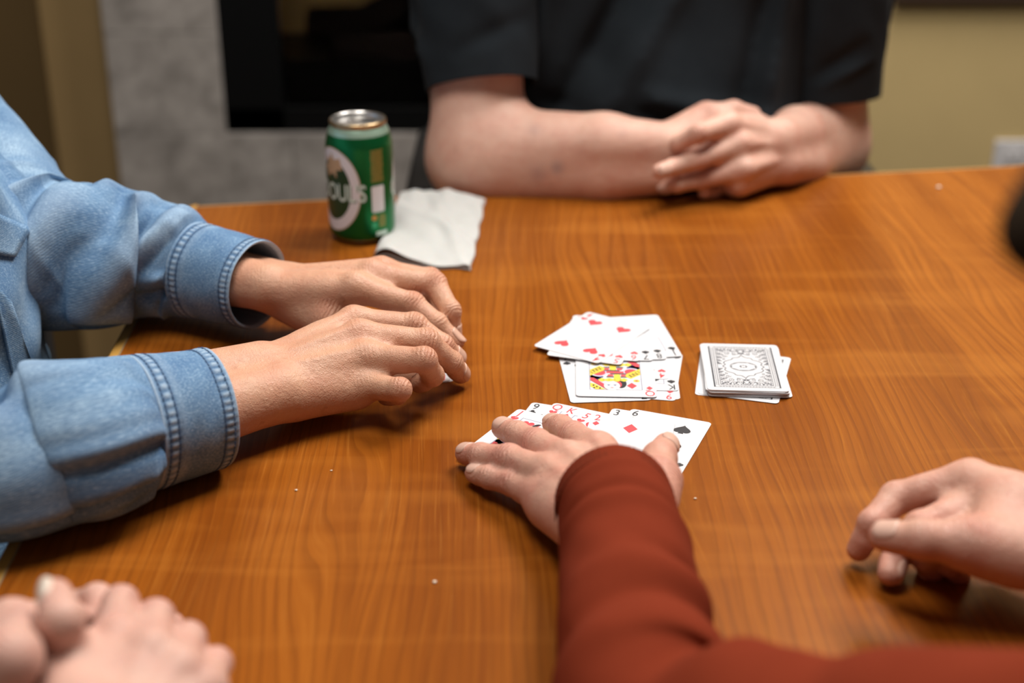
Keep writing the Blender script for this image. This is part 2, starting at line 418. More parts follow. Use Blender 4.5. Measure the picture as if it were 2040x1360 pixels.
# ------------------------------------------------------------------ the table
PA, PB, PC, PD = (-299.0, 345.0), (-338.0, 1451.0), (1015.0, 1666.0), (1015.0, 345.0)
poly = [PA, PD, PC, PB]
tb = empty('conference_table', (350, 1000, FZ), 'large cherry veneer table with a pale maple edge, cards dealt on it', 'table')
mesh('tabletop', *prism(poly, -28, 0), M['wood'], tb)
def edge_strip(p, q):
    p = np.array(p); q = np.array(q); d = nrm(q - p); o = np.array([d[1], -d[0]])
    if np.dot(o, np.array([350, 1000]) - p) > 0: o = -o
    ext = 8.0
    p = p - d * ext; q = q + d * ext
    prof = [(0.4, 0.0), (1.6, -0.1), (9.0, -2.2), (12.0, -6.0), (12.0, -24), (9, -29), (0.4, -29)]
    V = [(e[0] + o[0] * a, e[1] + o[1] * a, z) for e in (p, q) for a, z in prof]
    n = len(prof)
    Fc = [(i, (i + 1) % n, n + (i + 1) % n, n + i) for i in range(n)] + [tuple(range(n)), tuple(range(2 * n - 1, n - 1, -1))]
    mesh('edge_band', V, Fc, M['maple'], tb)
    V = [(e[0] + o[0] * a, e[1] + o[1] * a, z) for e in (p + d * ext, q - d * ext) for a, z in ((-0.7, 0.05), (0.9, 0.05), (0.9, -3), (-0.7, -3))]
    mesh('edge_seam', V, [(0, 1, 5, 4), (1, 2, 6, 5), (2, 3, 7, 6), (3, 0, 4, 7), (0, 3, 2, 1), (4, 5, 6, 7)], M['seam'], tb)
for p, q in ((PA, PB), (PB, PC), (PC, PD), (PD, PA)): edge_strip(p, q)
for x, y in ((60, 750), (60, 1250), (780, 750), (780, 1300)):
    bevel(mesh('leg', *box((x, y, (FZ - 28) / 2), (70, 70, -28 - FZ)), M['dark_wood'], tb), 6)
# ------------------------------------------------------------------ implicit surfaces -> mesh
def smin(a, b, k):
    if k <= 0: return np.minimum(a, b)
    h = np.maximum(k - np.abs(a - b), 0) / k
    return np.minimum(a, b) - h * h * k * 0.25
class Field:
    def __init__(s, lo, hi, vox):
        s.v = vox; s.lo = np.array(lo, float) - 2 * vox
        s.n = (np.ceil((np.array(hi) + 2 * vox - s.lo) / vox) + 1).astype(int)
        s.d = np.full(s.n, 60.0, np.float32)
        s.ax = [(s.lo[i] + np.arange(s.n[i]) * vox).astype(np.float32) for i in range(3)]
    def sl(s, lo, hi):
        a = np.clip(np.floor((np.array(lo) - s.lo) / s.v).astype(int), 0, s.n)
        b = np.clip(np.ceil((np.array(hi) - s.lo) / s.v).astype(int) + 1, 0, s.n)
        return tuple(slice(i, j) for i, j in zip(a, b))
    def pts(s, sl): return s.ax[0][sl[0]][:, None, None], s.ax[1][sl[1]][None, :, None], s.ax[2][sl[2]][None, None, :]
def cone_d(P, a, b, ra, rb):
    x, y, z = P; ba = b - a; L = float(ba @ ba) + 1e-6
    px, py, pz = x - a[0], y - a[1], z - a[2]
    t = np.clip((px * ba[0] + py * ba[1] + pz * ba[2]) / L, 0, 1)
    return np.sqrt((px - t * ba[0]) ** 2 + (py - t * ba[1]) ** 2 + (pz - t * ba[2]) ** 2) - (ra + t * (rb - ra))
def bounds(prims, pad):
    lo = np.min([np.minimum(p[0] - p[2], p[1] - p[3]) for p in prims], axis=0); hi = np.max([np.maximum(p[0] + p[2], p[1] + p[3]) for p in prims], axis=0)
    return lo - pad, hi + pad
def add(fld, prims, extra=None):
    for a, b, ra, rb, k in prims:
        sl = fld.sl(*bounds([(a, b, ra, rb)], k + 3 * fld.v))
        if any(q.stop <= q.start for q in sl): continue
        fld.d[sl] = smin(fld.d[sl], cone_d(fld.pts(sl), a, b, ra, rb), k)
def nets(fld, smooth=2):
    """surface nets: zero level of the field -> verts, quads"""
    d = fld.d; ins = d < 0
    c = [ins[i:ins.shape[0] - 1 + i, j:ins.shape[1] - 1 + j, k:ins.shape[2] - 1 + k] for i in (0, 1) for j in (0, 1) for k in (0, 1)]
    s = sum(x.astype(np.int8) for x in c); act = (s > 0) & (s < 8)
    idx = np.full(act.shape, -1, np.int64); I = np.argwhere(act); idx[act] = np.arange(len(I))
    acc = np.zeros((len(I), 3)); cnt = np.zeros(len(I))
    off = np.array([(i, j, k) for i in (0, 1) for j in (0, 1) for k in (0, 1)])
    val = [d[I[:, 0] + o[0], I[:, 1] + o[1], I[:, 2] + o[2]].astype(float) for o in off]
    for e0 in range(8):
        for ax in range(3):
            if off[e0][ax]: continue
            e1 = e0 + (4, 2, 1)[ax]; m = (val[e0] < 0) != (val[e1] < 0)
            t = val[e0] / np.where(m, val[e0] - val[e1], 1)
            p = np.tile(off[e0].astype(float), (len(I), 1)); p[:, ax] += t
            acc[m] += p[m]; cnt[m] += 1
    V = fld.lo + (I + acc / cnt[:, None]) * fld.v
    Q = []
    for ax in range(3):
        o1, o2 = [(1, 2), (2, 0), (0, 1)][ax]
        sl0 = [slice(None)] * 3; sl1 = [slice(None)] * 3; sl0[ax] = slice(0, -1); sl1[ax] = slice(1, None)
        a = ins[tuple(sl0)]; b = ins[tuple(sl1)]
        for flip in (0, 1):
            E = np.argwhere((a & ~b) if not flip else (~a & b))
            E = E[(E[:, o1] > 0) & (E[:, o2] > 0) & (E[:, o1] < act.shape[o1]) & (E[:, o2] < act.shape[o2])]
            if not len(E): continue
            def g(d1, d2):
                q = E.copy(); q[:, o1] -= d1; q[:, o2] -= d2; return idx[q[:, 0], q[:, 1], q[:, 2]]
            q = np.stack([g(1, 1), g(0, 1), g(0, 0), g(1, 0)], 1)
            Q.append(q[:, ::-1] if flip else q)
    Q = np.vstack(Q); Q = Q[(Q >= 0).all(1)]
    for _ in range(smooth):
        S = np.zeros_like(V); n = np.zeros(len(V))
        for i, j in ((0, 1), (1, 2), (2, 3), (3, 0)):
            for p, q in ((i, j), (j, i)):
                S += np.stack([np.bincount(Q[:, p], V[Q[:, q], x], len(V)) for x in range(3)], 1); n += np.bincount(Q[:, p], minlength=len(V))
        V = V * 0.45 + 0.55 * S / np.maximum(n, 1)[:, None]
    return V, Q
def big_mesh(name, V, Q, mat, parent, attrs=None):
    org = np.array(wloc(parent)); V = w(V) - org
    me = bpy.data.meshes.new(name)
    me.vertices.add(len(V)); me.vertices.foreach_set('co', V.astype(np.float32).ravel())
    me.loops.add(Q.size); me.loops.foreach_set('vertex_index', Q.astype(np.int32).ravel())
    me.polygons.add(len(Q)); me.polygons.foreach_set('loop_start', np.arange(0, Q.size, 4, dtype=np.int32)); me.polygons.foreach_set('loop_total', np.full(len(Q), 4, np.int32))
    me.update(calc_edges=True); me.validate()
    for k, a in (attrs or {}).items():
        at_ = me.attributes.new(k, 'FLOAT', 'POINT'); at_.data.foreach_set('value', a.astype(np.float32))
    return link(name, me, mat, parent, True)

# ------------------------------------------------------------------ hands
HL = dict(i=(46, 27, 20), m=(50, 31, 21), r=(46, 29, 21), p=(37, 22, 19), t=(46, 36, 26))
HR = dict(i=(10.2, 9.2, 8.0, 6.6), m=(10.4, 9.5, 8.2, 6.8), r=(10.0, 9.0, 7.8, 6.5), p=(9.0, 8.0, 7.0, 5.8), t=(12.5, 11.2, 10.4, 7.6))
def solve(px, py, zh, prev, L):
    d = ray(px, py); q = EYE - prev; b = q @ d; disc = b * b - (q @ q - L * L)
    if disc < 0: return EYE - d * b
    r = [EYE + d * (-b + s * disc ** .5) for s in (-1, 1)]
    return min(r, key=lambda p: abs(p[2] - zh))
class Hand:
    def __init__(s, side, W, E, fing, scale=1.0, fat=1.0, arm=(20, 24, 36), armoff=13, stub=None):
        s.side = side; s.s = scale; s.fat = fat * scale; s.W = np.array(W, float); s.E = np.array(E, float)
        s.J = {}
        for k, sp in fing.items():
            ch = [at(*sp[0]) if len(sp[0]) == 3 else np.array(sp[0][0], float)]
            for q, L in zip(sp[1:], HL[k]): ch.append(solve(*q, ch[-1], L * scale) if len(q) == 3 else at(*q[:3]) if len(q) == 4 else np.array(q[0], float))
            s.J[k] = ch
        s.arm = arm; s.armoff = armoff; s.Ef = s.E
        if stub: s.E = s.W + nrm(s.E - s.W) * stub
        mid = (s.J['m'][0] + s.J['r'][0]) / 2; f = nrm(mid - s.W); a = s.J['p'][0] - s.J['i'][0]; a = nrm(a - f * (a @ f))
        s.f = f; s.a = a; s.n = nrm(np.cross(f, a) if side == 'L' else np.cross(a, f))
        s.build()
    def build(s):
        J, n, a, f, k = s.J, s.n, s.a, s.f, s.fat
        P = []; W = s.W
        offs = dict(i=-14, m=-5, r=5, p=13)
        c = lambda p, q, r0, r1, kk: P.append((np.array(p, float), np.array(q, float), r0 * k, r1 * k, kk))
        base = {}
        for q in 'imrp':
            b = W + a * offs[q] * k + n * (2 if q in 'mr' else 0); base[q] = b; m = J[q][0]
            c(b, m, 13.0, 10.6, 9); c(b + (m - b) * .3 - n * 8 * k, b + (m - b) * .92 - n * 6 * k, 12, 9.5, 12)
        # knuckle heads, tendons
        for q in 'imrp':
            m = J[q][0]; d = nrm(J[q][1] - m)
            c(m + n * 1.8 * k - d * 1, m + n * 1.2 * k + d * 2, 9.6, 9.2, 4)
            c(base[q] + (m - base[q]) * .35 + n * 10.2 * k, m + n * 8.6 * k, 2.6, 3.0, 3.0)
        ks = ['i', 'm', 'r', 'p']
        for p, q in zip(ks, ks[1:]):
            w0 = (J[p][0] * .62 + J[p][1] * .38 + J[q][0] * .62 + J[q][1] * .38) / 2
            g = np.linalg.norm(J[p][0] - J[q][0])
            if g < 34 * s.s: c((J[p][0] + J[q][0]) / 2 - n * 2, w0 - n * 3, 8.6, 5.5, 6)
        T = J['t']
        c(W * .45 + T[0] * .55, T[0], 15, 14.5, 12); c(T[0], T[1], 15, 12.2, 10)
        palm = (W + J['m'][0] + J['i'][0]) / 3 - n * 9 * k
        c(T[0] * .6 + T[1] * .4, palm, 12, 12, 14)
        for u0, u1 in ((.25, .30), (.55, .5), (.85, .66)):
            c(T[0] + (T[1] - T[0]) * u0, base['i'] + (J['i'][0] - base['i']) * u1 - n * 2, 8.5, 8.5, 12)
        c(W + a * 12 * k - n * 5, J['p'][0] - n * 6 * k - f * 6, 14, 10, 12)
        s.palm = P
        # wrist and forearm
        A = []
        ax = nrm(s.E - W); a2 = nrm(a - ax * (a @ ax)); L = np.linalg.norm(s.E - W); r0, r1, r2 = s.arm; o = s.armoff
        for sg in (-1, 1):
            A.append((W + a2 * sg * o * k + f * 6, W + ax * 60 + a2 * sg * (o + 1) * k, r0 * .92, r1, 10))
            A.append((W + ax * 60 + a2 * sg * (o + 1) * k, s.E + a2 * sg * 9, r1, r2, 12))
        s.armP = A
        # fingers
        s.fing = {}; s.dors = {}
        for q, ch in J.items():
            r = [x * k for x in HR[q]]; G = []
            for i in range(3):
                if q == 't' and i == 0: continue
                G.append((ch[i], ch[i + 1], r[i], r[i + 1], 2.5))
            if q == 't': G.insert(0, (T[0] * .3 + T[1] * .7, T[1], r[0] * 1.0, r[0] * .98, 3))
            # dorsal direction carried along the chain
            up = n.copy() if q != 't' else nrm(n * .55 - a * .85 if True else n)
            ds = []
            for i in range(3):
                t = nrm(ch[i + 1] - ch[i]); up = nrm(up - t * (up @ t)); ds.append(up.copy())
            s.dors[q] = ds
            for i in (1, 2): G.append((ch[i] + ds[i - 1] * .8 - nrm(ch[i + 1] - ch[i]), ch[i] + ds[i] * .8, r[i] * .98, r[i] * .98, 3.0))
            t = nrm(ch[3] - ch[2])
            G.append((ch[2] * .4 + ch[3] * .6 - ds[2] * 1.6 * k, ch[3] - ds[2] * 1.2 * k, r[3] * 1.02, r[3] * .92, 3))
            G.append((ch[0] * .75 + ch[1] * .25 - ds[0] * 2.2 * k, ch[0] * .35 + ch[1] * .65 - ds[0] * 2.2 * k, r[0] * .86, r[1] * .86, 5))
            s.fing[q] = G
    def surface(s, vox, veins=True, extra=(), clipz=None):
        allp = s.palm + s.armP + [g for G in s.fing.values() for g in G] + list(extra)
        fld = Field(*bounds([(p[0], p[1], p[2], p[3]) for p in allp], 3), vox)
        add(fld, s.armP); add(fld, s.palm); add(fld, extra)
        palm = fld.d.copy()
        for q, G in s.fing.items():
            lo, hi = bounds([(g[0], g[1], g[2], g[3]) for g in G], 12); sl = fld.sl(lo, hi)
            P = fld.pts(sl); d = None
            for a, b, ra, rb, kk in G:
                e = cone_d(P, a, b, ra, rb); d = e if d is None else smin(d, e, kk)
            fld.d[sl] = np.minimum(fld.d[sl], smin(palm[sl], d, 7.0 if q != 't' else 10.0))
        V, Q = nets(fld)
        red = np.zeros(len(V)); ct = np.zeros(len(V)); cm = np.zeros(len(V)); vein = np.zeros(len(V))
        def crease(j, t, dd, r, wd=0.8, amt=1.0, rd=0.6, side=0.0):
            rel = V - j; m = np.abs(rel).max(1) < 3.2 * r
            R = rel[m]; sa = R @ t; lat = R - np.outer(sa, t); ln = np.linalg.norm(lat, axis=1) + 1e-6
            g = np.exp(-(sa / (wd * r)) ** 2) * np.clip(((lat / ln[:, None]) @ dd - side) * 2, 0, 1) * (ln < 1.9 * r) * amt
            ct[m] = np.where(g > cm[m], sa, ct[m]); cm[m] = np.maximum(cm[m], g); red[m] = np.maximum(red[m], g * rd)
        for q, ch in s.J.items():
            r = [x * s.fat for x in HR[q]]; ds = s.dors[q]
            for i in (1, 2):
                crease(ch[i], nrm(ch[i + 1] - ch[i - 1]), nrm(ds[i - 1] + ds[i]), r[i], .85 if i == 1 else .6, 1.0 if i == 1 else .6, .7 if i == 1 else .4)
            if q != 't':
                crease(ch[0], nrm(nrm(ch[1] - ch[0]) + s.f), nrm(s.n + ds[0]), r[0] * 1.1, .7, .16, .75)
            dt = np.linalg.norm(V - ch[3], axis=1); red[:] = np.maximum(red, .65 * np.exp(-(dt / (r[3] * 1.4)) ** 2))
        crease(s.W, s.f, s.n, 26 * s.fat, .35, .10, 0.0)
        rng = np.random.RandomState(3)
        if veins:
            for u in (.18, .42, .68, .9):
                p0 = s.W + s.a * (-16 + 32 * u) - s.f * 12; p1 = s.J['i'][0] * (1 - u) + s.J['p'][0] * u - s.f * 10
                for v in np.linspace(0, 1, 30):
                    c = p0 + (p1 - p0) * v + s.a * 3.5 * math.sin(v * 5 + u * 17) + s.n * 13
                    d2 = ((V - c) ** 2).sum(1); vein[:] = np.maximum(vein, np.exp(-d2 / 9.0))
            nv = s.n; vein *= 1
            V = V + np.outer(vein * 1.0, s.n)
        return V, Q, dict(red=red, ct=ct, cm=cm, vein=vein)
    def nails(s, body, mat, which='imrpt', lng=1.0, rot=None):
        for q in which:
            ch = s.J[q]; r = HR[q]; k = s.fat; t = nrm(ch[3] - ch[2]); dd = s.dors[q][2]
            if rot and q in rot: dd = nrm(dd + np.array(rot[q], float)); dd = nrm(dd - t * (dd @ t))
            sd = np.cross(t, dd); L = np.linalg.norm(ch[3] - ch[2])
            V = []; nu, nv = 9, 9
            wn = r[3] * k * 0.92; R = r[3] * k * 1.06
            for layer in (0, 1):
                for i in range(nu):
                    u = i / (nu - 1)
                    al = L * .56 + u * (L * .44 + r[3] * k * .74 * lng)
                    half = wn * (0.92 + .08 * math.sin(u * math.pi)) * (1 - max(0, (u - .72) / .28) ** 2 * .42) * (1 - max(0, (.18 - u) / .18) ** 2 * .3)
                    ctr = ch[2] + t * min(al, L); over = max(0, al - L)
                    rad = (r[2] + (r[3] - r[2]) * min(al / L, 1)) * k + .35
                    drop = 1.2 * (R - math.sqrt(max(R * R - over * over, .1))) if lng <= 1 else over * over / (6 * R)
                    for j in range(nv):
                        x = (j / (nv - 1) * 2 - 1) * half
                        y = math.sqrt(max(rad * rad - (x * .93) ** 2, 0.1)) - drop * (.9) + (.1 if layer == 0 else -1.6)
                        V.append(ctr + t * over + sd * x + dd * y)
            g = lambda l, i, j: l * nu * nv + i * nv + j
            Fc = []
            for i in range(nu - 1):
                for j in range(nv - 1):
                    Fc.append((g(0, i, j), g(0, i + 1, j), g(0, i + 1, j + 1), g(0, i, j + 1)))
                    Fc.append((g(1, i, j), g(1, i, j + 1), g(1, i + 1, j + 1), g(1, i + 1, j)))
            for i in range(nu - 1):
                Fc.append((g(0, i, 0), g(1, i, 0), g(1, i + 1, 0), g(0, i + 1, 0))); Fc.append((g(0, i, nv - 1), g(0, i + 1, nv - 1), g(1, i + 1, nv - 1), g(1, i, nv - 1)))
            for j in range(nv - 1):
                Fc.append((g(0, 0, j), g(0, 0, j + 1), g(1, 0, j + 1), g(1, 0, j))); Fc.append((g(0, nu - 1, j), g(1, nu - 1, j), g(1, nu - 1, j + 1), g(0, nu - 1, j + 1)))
            mesh('fingernail', V, Fc, mat, body, True)
def merge(parts):
    V, Q, n, A = [], [], 0, {}
    keys = ('red', 'ct', 'cm', 'vein')
    for v, q, a in parts:
        V.append(v); Q.append(q + n); n += len(v)
        for k in keys: A.setdefault(k, []).append(a.get(k, np.zeros(len(v))) if a else np.zeros(len(v)))
    return np.vstack(V), np.vstack(Q), {k: np.concatenate(v) for k, v in A.items()}
def blob(prims, vox, disp=None, cuts=(), smooth=2):
    """smooth union of cones; cuts = half spaces (point, outward normal) ; disp = function of XYZ grids -> mm outward"""
    prims = [(np.array(p[0], float), np.array(p[1], float), *p[2:]) for p in prims]
    fld = Field(*bounds([(p[0], p[1], p[2], p[3]) for p in prims], 14), vox); add(fld, prims)
    P = np.broadcast_arrays(*fld.pts((slice(None),) * 3))
    if disp is not None: fld.d -= disp(*P).astype(np.float32)
    for p, n in cuts:
        n = nrm(n); fld.d = np.maximum(fld.d, ((P[0] - p[0]) * n[0] + (P[1] - p[1]) * n[1] + (P[2] - p[2]) * n[2]).astype(np.float32))
    return nets(fld, smooth)
def head_prims(c, face, up, s=1.0):
    """neck, skull, jaw, nose, ears; c = head centre, face = where it looks"""
    c = np.array(c, float); fc = nrm(face); up = nrm(np.array(up) - fc * (np.array(up) @ fc)); sd = np.cross(fc, up)
    A = lambda x, y, z: c + (sd * x + fc * y + up * z) * s
    P = [(A(0, -18, 30), A(0, 10, 35), 78 * s, 74 * s, 10), (A(0, 20, -5), A(0, 38, -58), 66 * s, 44 * s, 20), (A(0, 62, -88), A(0, 66, -92), 24 * s, 22 * s, 25)]
    for q in (-1, 1):
        P += [(A(q * 30, 60, -20), A(q * 42, 40, -70), 24 * s, 18 * s, 20), (A(q * 76, -8, -8), A(q * 76, -14, 18), 9 * s, 12 * s, 6), (A(q * 18, 80, 16), A(q * 44, 68, 18), 10 * s, 9 * s, 8)]
    P += [(A(0, 88, 4), A(0, 108, -28), 8 * s, 13 * s, 8), (A(-20, 88, -58), A(20, 88, -58), 9 * s, 9 * s, 6), (A(0, -20, -40), A(0, -42, -150), 50 * s, 54 * s, 20)]
    return P, A
def face_parts(body, A, s=1.0):
    for q in (-1, 1):
        for nm, c, r, m in (('eye', A(q * 30, 72, 2), 12.5, M['plastic']), ('iris', A(q * 30, 80, 1), 6.2, M['slot'])):
            bm = bmesh.new(); bmesh.ops.create_uvsphere(bm, u_segments=16, v_segments=10, radius=r * s)
            bm.verts.index_update(); V = np.array([v.co[:] for v in bm.verts]) + c; Fc = [[v.index for v in f.verts] for f in bm.faces]; bm.free()
            mesh(nm, V, Fc, m, body, True)
# ------------------------------------------------------------------ cloth tubes
def catmull(P, n):
    P = np.array(P, float); m = len(P); out = []
    for t in np.linspace(0, m - 1, n):
        i = min(int(t), m - 2); f = t - i
        p0, p1, p2, p3 = P[max(i - 1, 0)], P[i], P[i + 1], P[min(i + 2, m - 1)]
        out.append(.5 * ((2 * p1) + (p2 - p0) * f + (2 * p0 - 5 * p1 + 4 * p2 - p3) * f * f + (3 * p1 - p0 - 3 * p2 + p3) * f ** 3))
    return np.array(out)
def over_table(V, pad=0.0):
    x, y = V[:, 0], V[:, 1]
    left = -299 - 39 * (y - 345) / 1106.0
    return (x > left - 12 + pad) & (y < 1451 + (x + 338) * 215 / 1353.0 + 12) & (y > 333)
def rest(V, z=0.7):
    left = -299 - 39 * (V[:, 1] - 345) / 1106.0 - 12 - V[:, 0]
    zm = np.where(over_table(V), z, z - 12 - np.clip(left, 0, 400) ** 1.15 * .5)
    m = (V[:, 2] < zm) & (left < 90) & (V[:, 1] < 1440); V[m, 2] = zm[m]; return V
class Loft:
    def __init__(s, st, nu, nv, disp=None, up=(0, 0, 1), rim=(0, 0), floor=True):
        """st: (pos, side radius, up radius); disp(u mm, phi rad) -> mm ; rim=(mm inward at start, at end)"""
        A = catmull([np.r_[p, a, b] for p, a, b in st], nu)
        C = A[:, :3]; T = np.gradient(C, axis=0); T /= np.linalg.norm(T, axis=1)[:, None]
        S = np.cross(T, np.array(up, float)); S /= np.linalg.norm(S, axis=1)[:, None]; U = np.cross(S, T)
        u = np.r_[0, np.cumsum(np.linalg.norm(np.diff(C, axis=0), axis=1))]; s.u = u; s.L = u[-1]
        ph = np.arange(nv) * 2 * math.pi / nv
        uu, pp = np.meshgrid(u, ph, indexing='ij')
        d = disp(uu, pp) if disp else 0 * uu
        if isinstance(d, tuple): d, s.fade, s.dark = d
        else: s.fade = 0 * uu; s.dark = 0 * uu
        N = np.cos(pp)[..., None] * U[:, None] + np.sin(pp)[..., None] * S[:, None]
        G = C[:, None] + np.cos(pp)[..., None] * U[:, None] * A[:, 4][:, None, None] + np.sin(pp)[..., None] * S[:, None] * A[:, 3][:, None, None] + N * d[..., None]
        s.N = N; s.rm = float(A[:, 3].mean())
        rings = [G]; fd = [s.fade]; dk = [s.dark]; us = [u]
        for e, dep in ((0, rim[0]), (-1, rim[1])):
            if dep <= 0: continue
            sgn = 1 if e == 0 else -1
            R = []
            th = 1.3
            for a, b in ((.35, .0), (.8, .9), (th * 1.6, 1.0), (th * 1.8, 4), (th * 1.8 + .5, dep)):
                R.append(G[e] - N[e] * a * 1.0 + T[e] * (sgn * b if b > 0 else -sgn * .3))
            R = np.array(R); f0 = np.repeat(s.fade[e][None], len(R), 0); d0 = np.repeat(s.dark[e][None], len(R), 0)
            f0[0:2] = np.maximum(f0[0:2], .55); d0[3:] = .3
            if e == 0: rings.insert(0, R[::-1]); fd.insert(0, f0[::-1]); dk.insert(0, d0[::-1]); us.insert(0, np.full(len(R), u[0]))
            else: rings.append(R); fd.append(f0); dk.append(d0); us.append(np.full(len(R), u[-1]))
        G2 = np.concatenate(rings); s.G = G
        if floor:
            V = rest(G2.reshape(-1, 3)); G2 = V.reshape(G2.shape); s.G = rest(G.reshape(-1, 3)).reshape(G.shape)
        nn = len(G2); s.V = G2.reshape(-1, 3); s.nv = nv
        i, j = np.meshgrid(np.arange(nn - 1), np.arange(nv), indexing='ij'); j2 = (j + 1) % nv
        s.Q = np.stack([i * nv + j, i * nv + j2, (i + 1) * nv + j2, (i + 1) * nv + j], -1).reshape(-1, 4)[:, ::-1]
        s.uv = np.stack([np.repeat(np.concatenate(us)[:, None], nv, 1), np.repeat((ph * s.rm)[None], nn, 0)], -1).reshape(-1, 2) / 1000
        s.at = dict(fade=np.concatenate(fd).ravel(), dark=np.concatenate(dk).ravel())
    def obj(s, name, mat, parent):
        o = big_mesh(name, s.V, s.Q, mat, parent, s.at); set_uv(o.data, s.uv); return o
    def pt(s, u, ph, off=0.0):
        i = np.clip(np.searchsorted(s.u, u) - 1, 0, len(s.u) - 2); f = (u - s.u[i]) / (s.u[i + 1] - s.u[i])
        j = (ph % (2 * math.pi)) / (2 * math.pi) * s.nv; j0 = int(j) % s.nv; j1 = (j0 + 1) % s.nv; g = j - int(j)
        G = s.G; N = s.N[i, j0]
        return (G[i, j0] * (1 - f) + G[i + 1, j0] * f) * (1 - g) + (G[i, j1] * (1 - f) + G[i + 1, j1] * f) * g + N * off
def set_uv(me, uv):
    l = me.uv_layers.new(name='UVMap'); idx = np.empty(len(me.loops), np.int32); me.loops.foreach_get('vertex_index', idx)
    l.data.foreach_set('uv', uv[idx].astype(np.float32).ravel())
def folds(F_, R):
    """F_: (u0, phi0 deg, u1, phi1 deg, amp, width) ridges (+) and valleys (-) on a tube of radius R"""
    def f(u, p):
        out = 0 * u
        for u0, a0, u1, a1, amp, wd in F_:
            x0, y0, x1, y1 = u0, math.radians(a0) * R, u1, math.radians(a1) * R
            best = None
            for sh in (-1, 0, 1):
                yy = (p + sh * 2 * math.pi) * R; dx, dy = x1 - x0, y1 - y0; L = dx * dx + dy * dy
                t = np.clip(((u - x0) * dx + (yy - y0) * dy) / L, 0, 1)
                d = np.hypot(u - x0 - t * dx, yy - y0 - t * dy); tap = np.sin(np.pi * np.clip(t * .86 + .07, 0, 1)) ** .6
                g = amp * tap * np.exp(-(d / wd) ** 2); best = g if best is None else np.where(np.abs(g) > np.abs(best), g, best)
            out = out + best
        return out
    return f
def creases(L, seed, n, lo, hi):
    r = np.random.RandomState(seed); o = []
    for _ in range(n):
        u = L - r.uniform(lo, hi); a = r.uniform(-60, 140); ln = r.uniform(14, 46); da = r.uniform(15, 60) * r.choice([-1, 1, 1])
        o.append((u, a, u - ln * .5, a + da, r.choice([-1, 1]) * r.uniform(.7, 1.9), r.uniform(2.6, 5)))
    return o
def wob(u, p, seed, amp, fu=.03, kmax=4):
    r = np.random.RandomState(seed); o = 0 * u
    for k in range(1, kmax + 1):
        o = o + amp / k * np.sin(fu * k * u * r.uniform(.7, 1.3) + k * p + r.uniform(0, 6)) * np.cos(k * p * (1 if r.rand() > .5 else 2) + r.uniform(0, 6))
    return o
def stitches(loft, rows, name, mat, parent, step=3.6, ln=2.3, span=(0, 360)):
    parts = []
    for u in rows:
        ph = math.radians(span[0]); end = math.radians(span[1]); dp = step / loft.rm
        while ph < end:
            a = loft.pt(u, ph, .25); b = loft.pt(u, ph + ln / loft.rm, .25); n = loft.N[np.clip(np.searchsorted(loft.u, u) - 1, 0, len(loft.u) - 1), int((ph % (2 * math.pi)) / (2 * math.pi) * loft.nv) % loft.nv]
            t = nrm(b - a); s_ = np.cross(t, n) * .45; n2 = n * .5
            parts.append((np.array([a - s_, a + s_, b + s_, b - s_, a - s_ * .6 + n2, a + s_ * .6 + n2, b + s_ * .6 + n2, b - s_ * .6 + n2]),
                          [(4, 5, 6, 7), (0, 1, 5, 4), (1, 2, 6, 5), (2, 3, 7, 6), (3, 0, 4, 7)]))
            ph += dp
    V, Fc = joinvf(parts)
    o = mesh(name, V, Fc, mat, parent); o['kind'] = 'stuff'; return o
from mathutils.bvhtree import BVHTree
def patch(name, quad, n, m, off, V, Q, mat, parent, thick=1.5, uvs=True):
    """a piece of cloth laid on the surface V,Q; quad = its four corners as seen by the eye"""
    bvh = BVHTree.FromPolygons([Vector(v) for v in V], [tuple(q) for q in Q.tolist()])
    q = np.array(quad, float); P = []
    for i in range(n):
        for j in range(m):
            a, b = i / (n - 1), j / (m - 1)
            px = (q[0] * (1 - a) + q[1] * a) * (1 - b) + (q[3] * (1 - a) + q[2] * a) * b
            d = ray(*px); h = bvh.ray_cast(Vector(EYE), Vector(d))
            p = np.array(h[0]) if h[0] else (P[-1] + d * off if P else EYE + d * 1200)
            P.append(p - d * off)
    P = np.array(P); G = P.reshape(n, m, 3)
    for _ in range(3): G[1:-1, 1:-1] = (G[:-2, 1:-1] + G[2:, 1:-1] + G[1:-1, :-2] + G[1:-1, 2:]) / 4
    P = G.reshape(-1, 3)
    Qd = np.array([(i * m + j, (i + 1) * m + j, (i + 1) * m + j + 1, i * m + j + 1) for i in range(n - 1) for j in range(m - 1)])
    o = big_mesh(name, P, Qd, mat, parent)
    set_uv(o.data, np.stack([P[:, 1], P[:, 2]], 1) / 1000)
    sm = o.modifiers.new('thickness', 'SOLIDIFY'); sm.thickness = thick / 1000; sm.offset = 0
    return o

# ------------------------------------------------------------------ person in the denim shirt
pd = empty('person', (-640, 1130, FZ), 'person in a faded blue denim shirt, both hands gathering cards on the table', 'person')
ER = at(-120, 930, 42); EL = at(62, 505, 62)
SHR = np.array([-636, 925, 225.]); SHL = aty(-335, 95, 1325)
hR = Hand('R', at(520, 764, 38), ER, dict(
 i=[(706, 640, 52), (826, 648, 55), (882, 688, 35), (912, 712, 15)],
 m=[(716, 668, 55), (850, 681, 52), (899, 722, 32), (919, 745, 12)],
 r=[(728, 712, 47), (845, 717, 48), (862, 748, 25), (835, 763, 12)],
 p=[(722, 764, 31), (797, 776, 30), (792, 786, 14), (768, 789, 10)],
 t=[(590, 738, 30), (690, 735, 24), (770, 745, 13), (835, 746, 10)]), 1.0, 1.04, arm=(23, 25, 25), armoff=14, stub=130)
cuffL = at(398, 540, 48)
wrL = at(535, 572, 47)
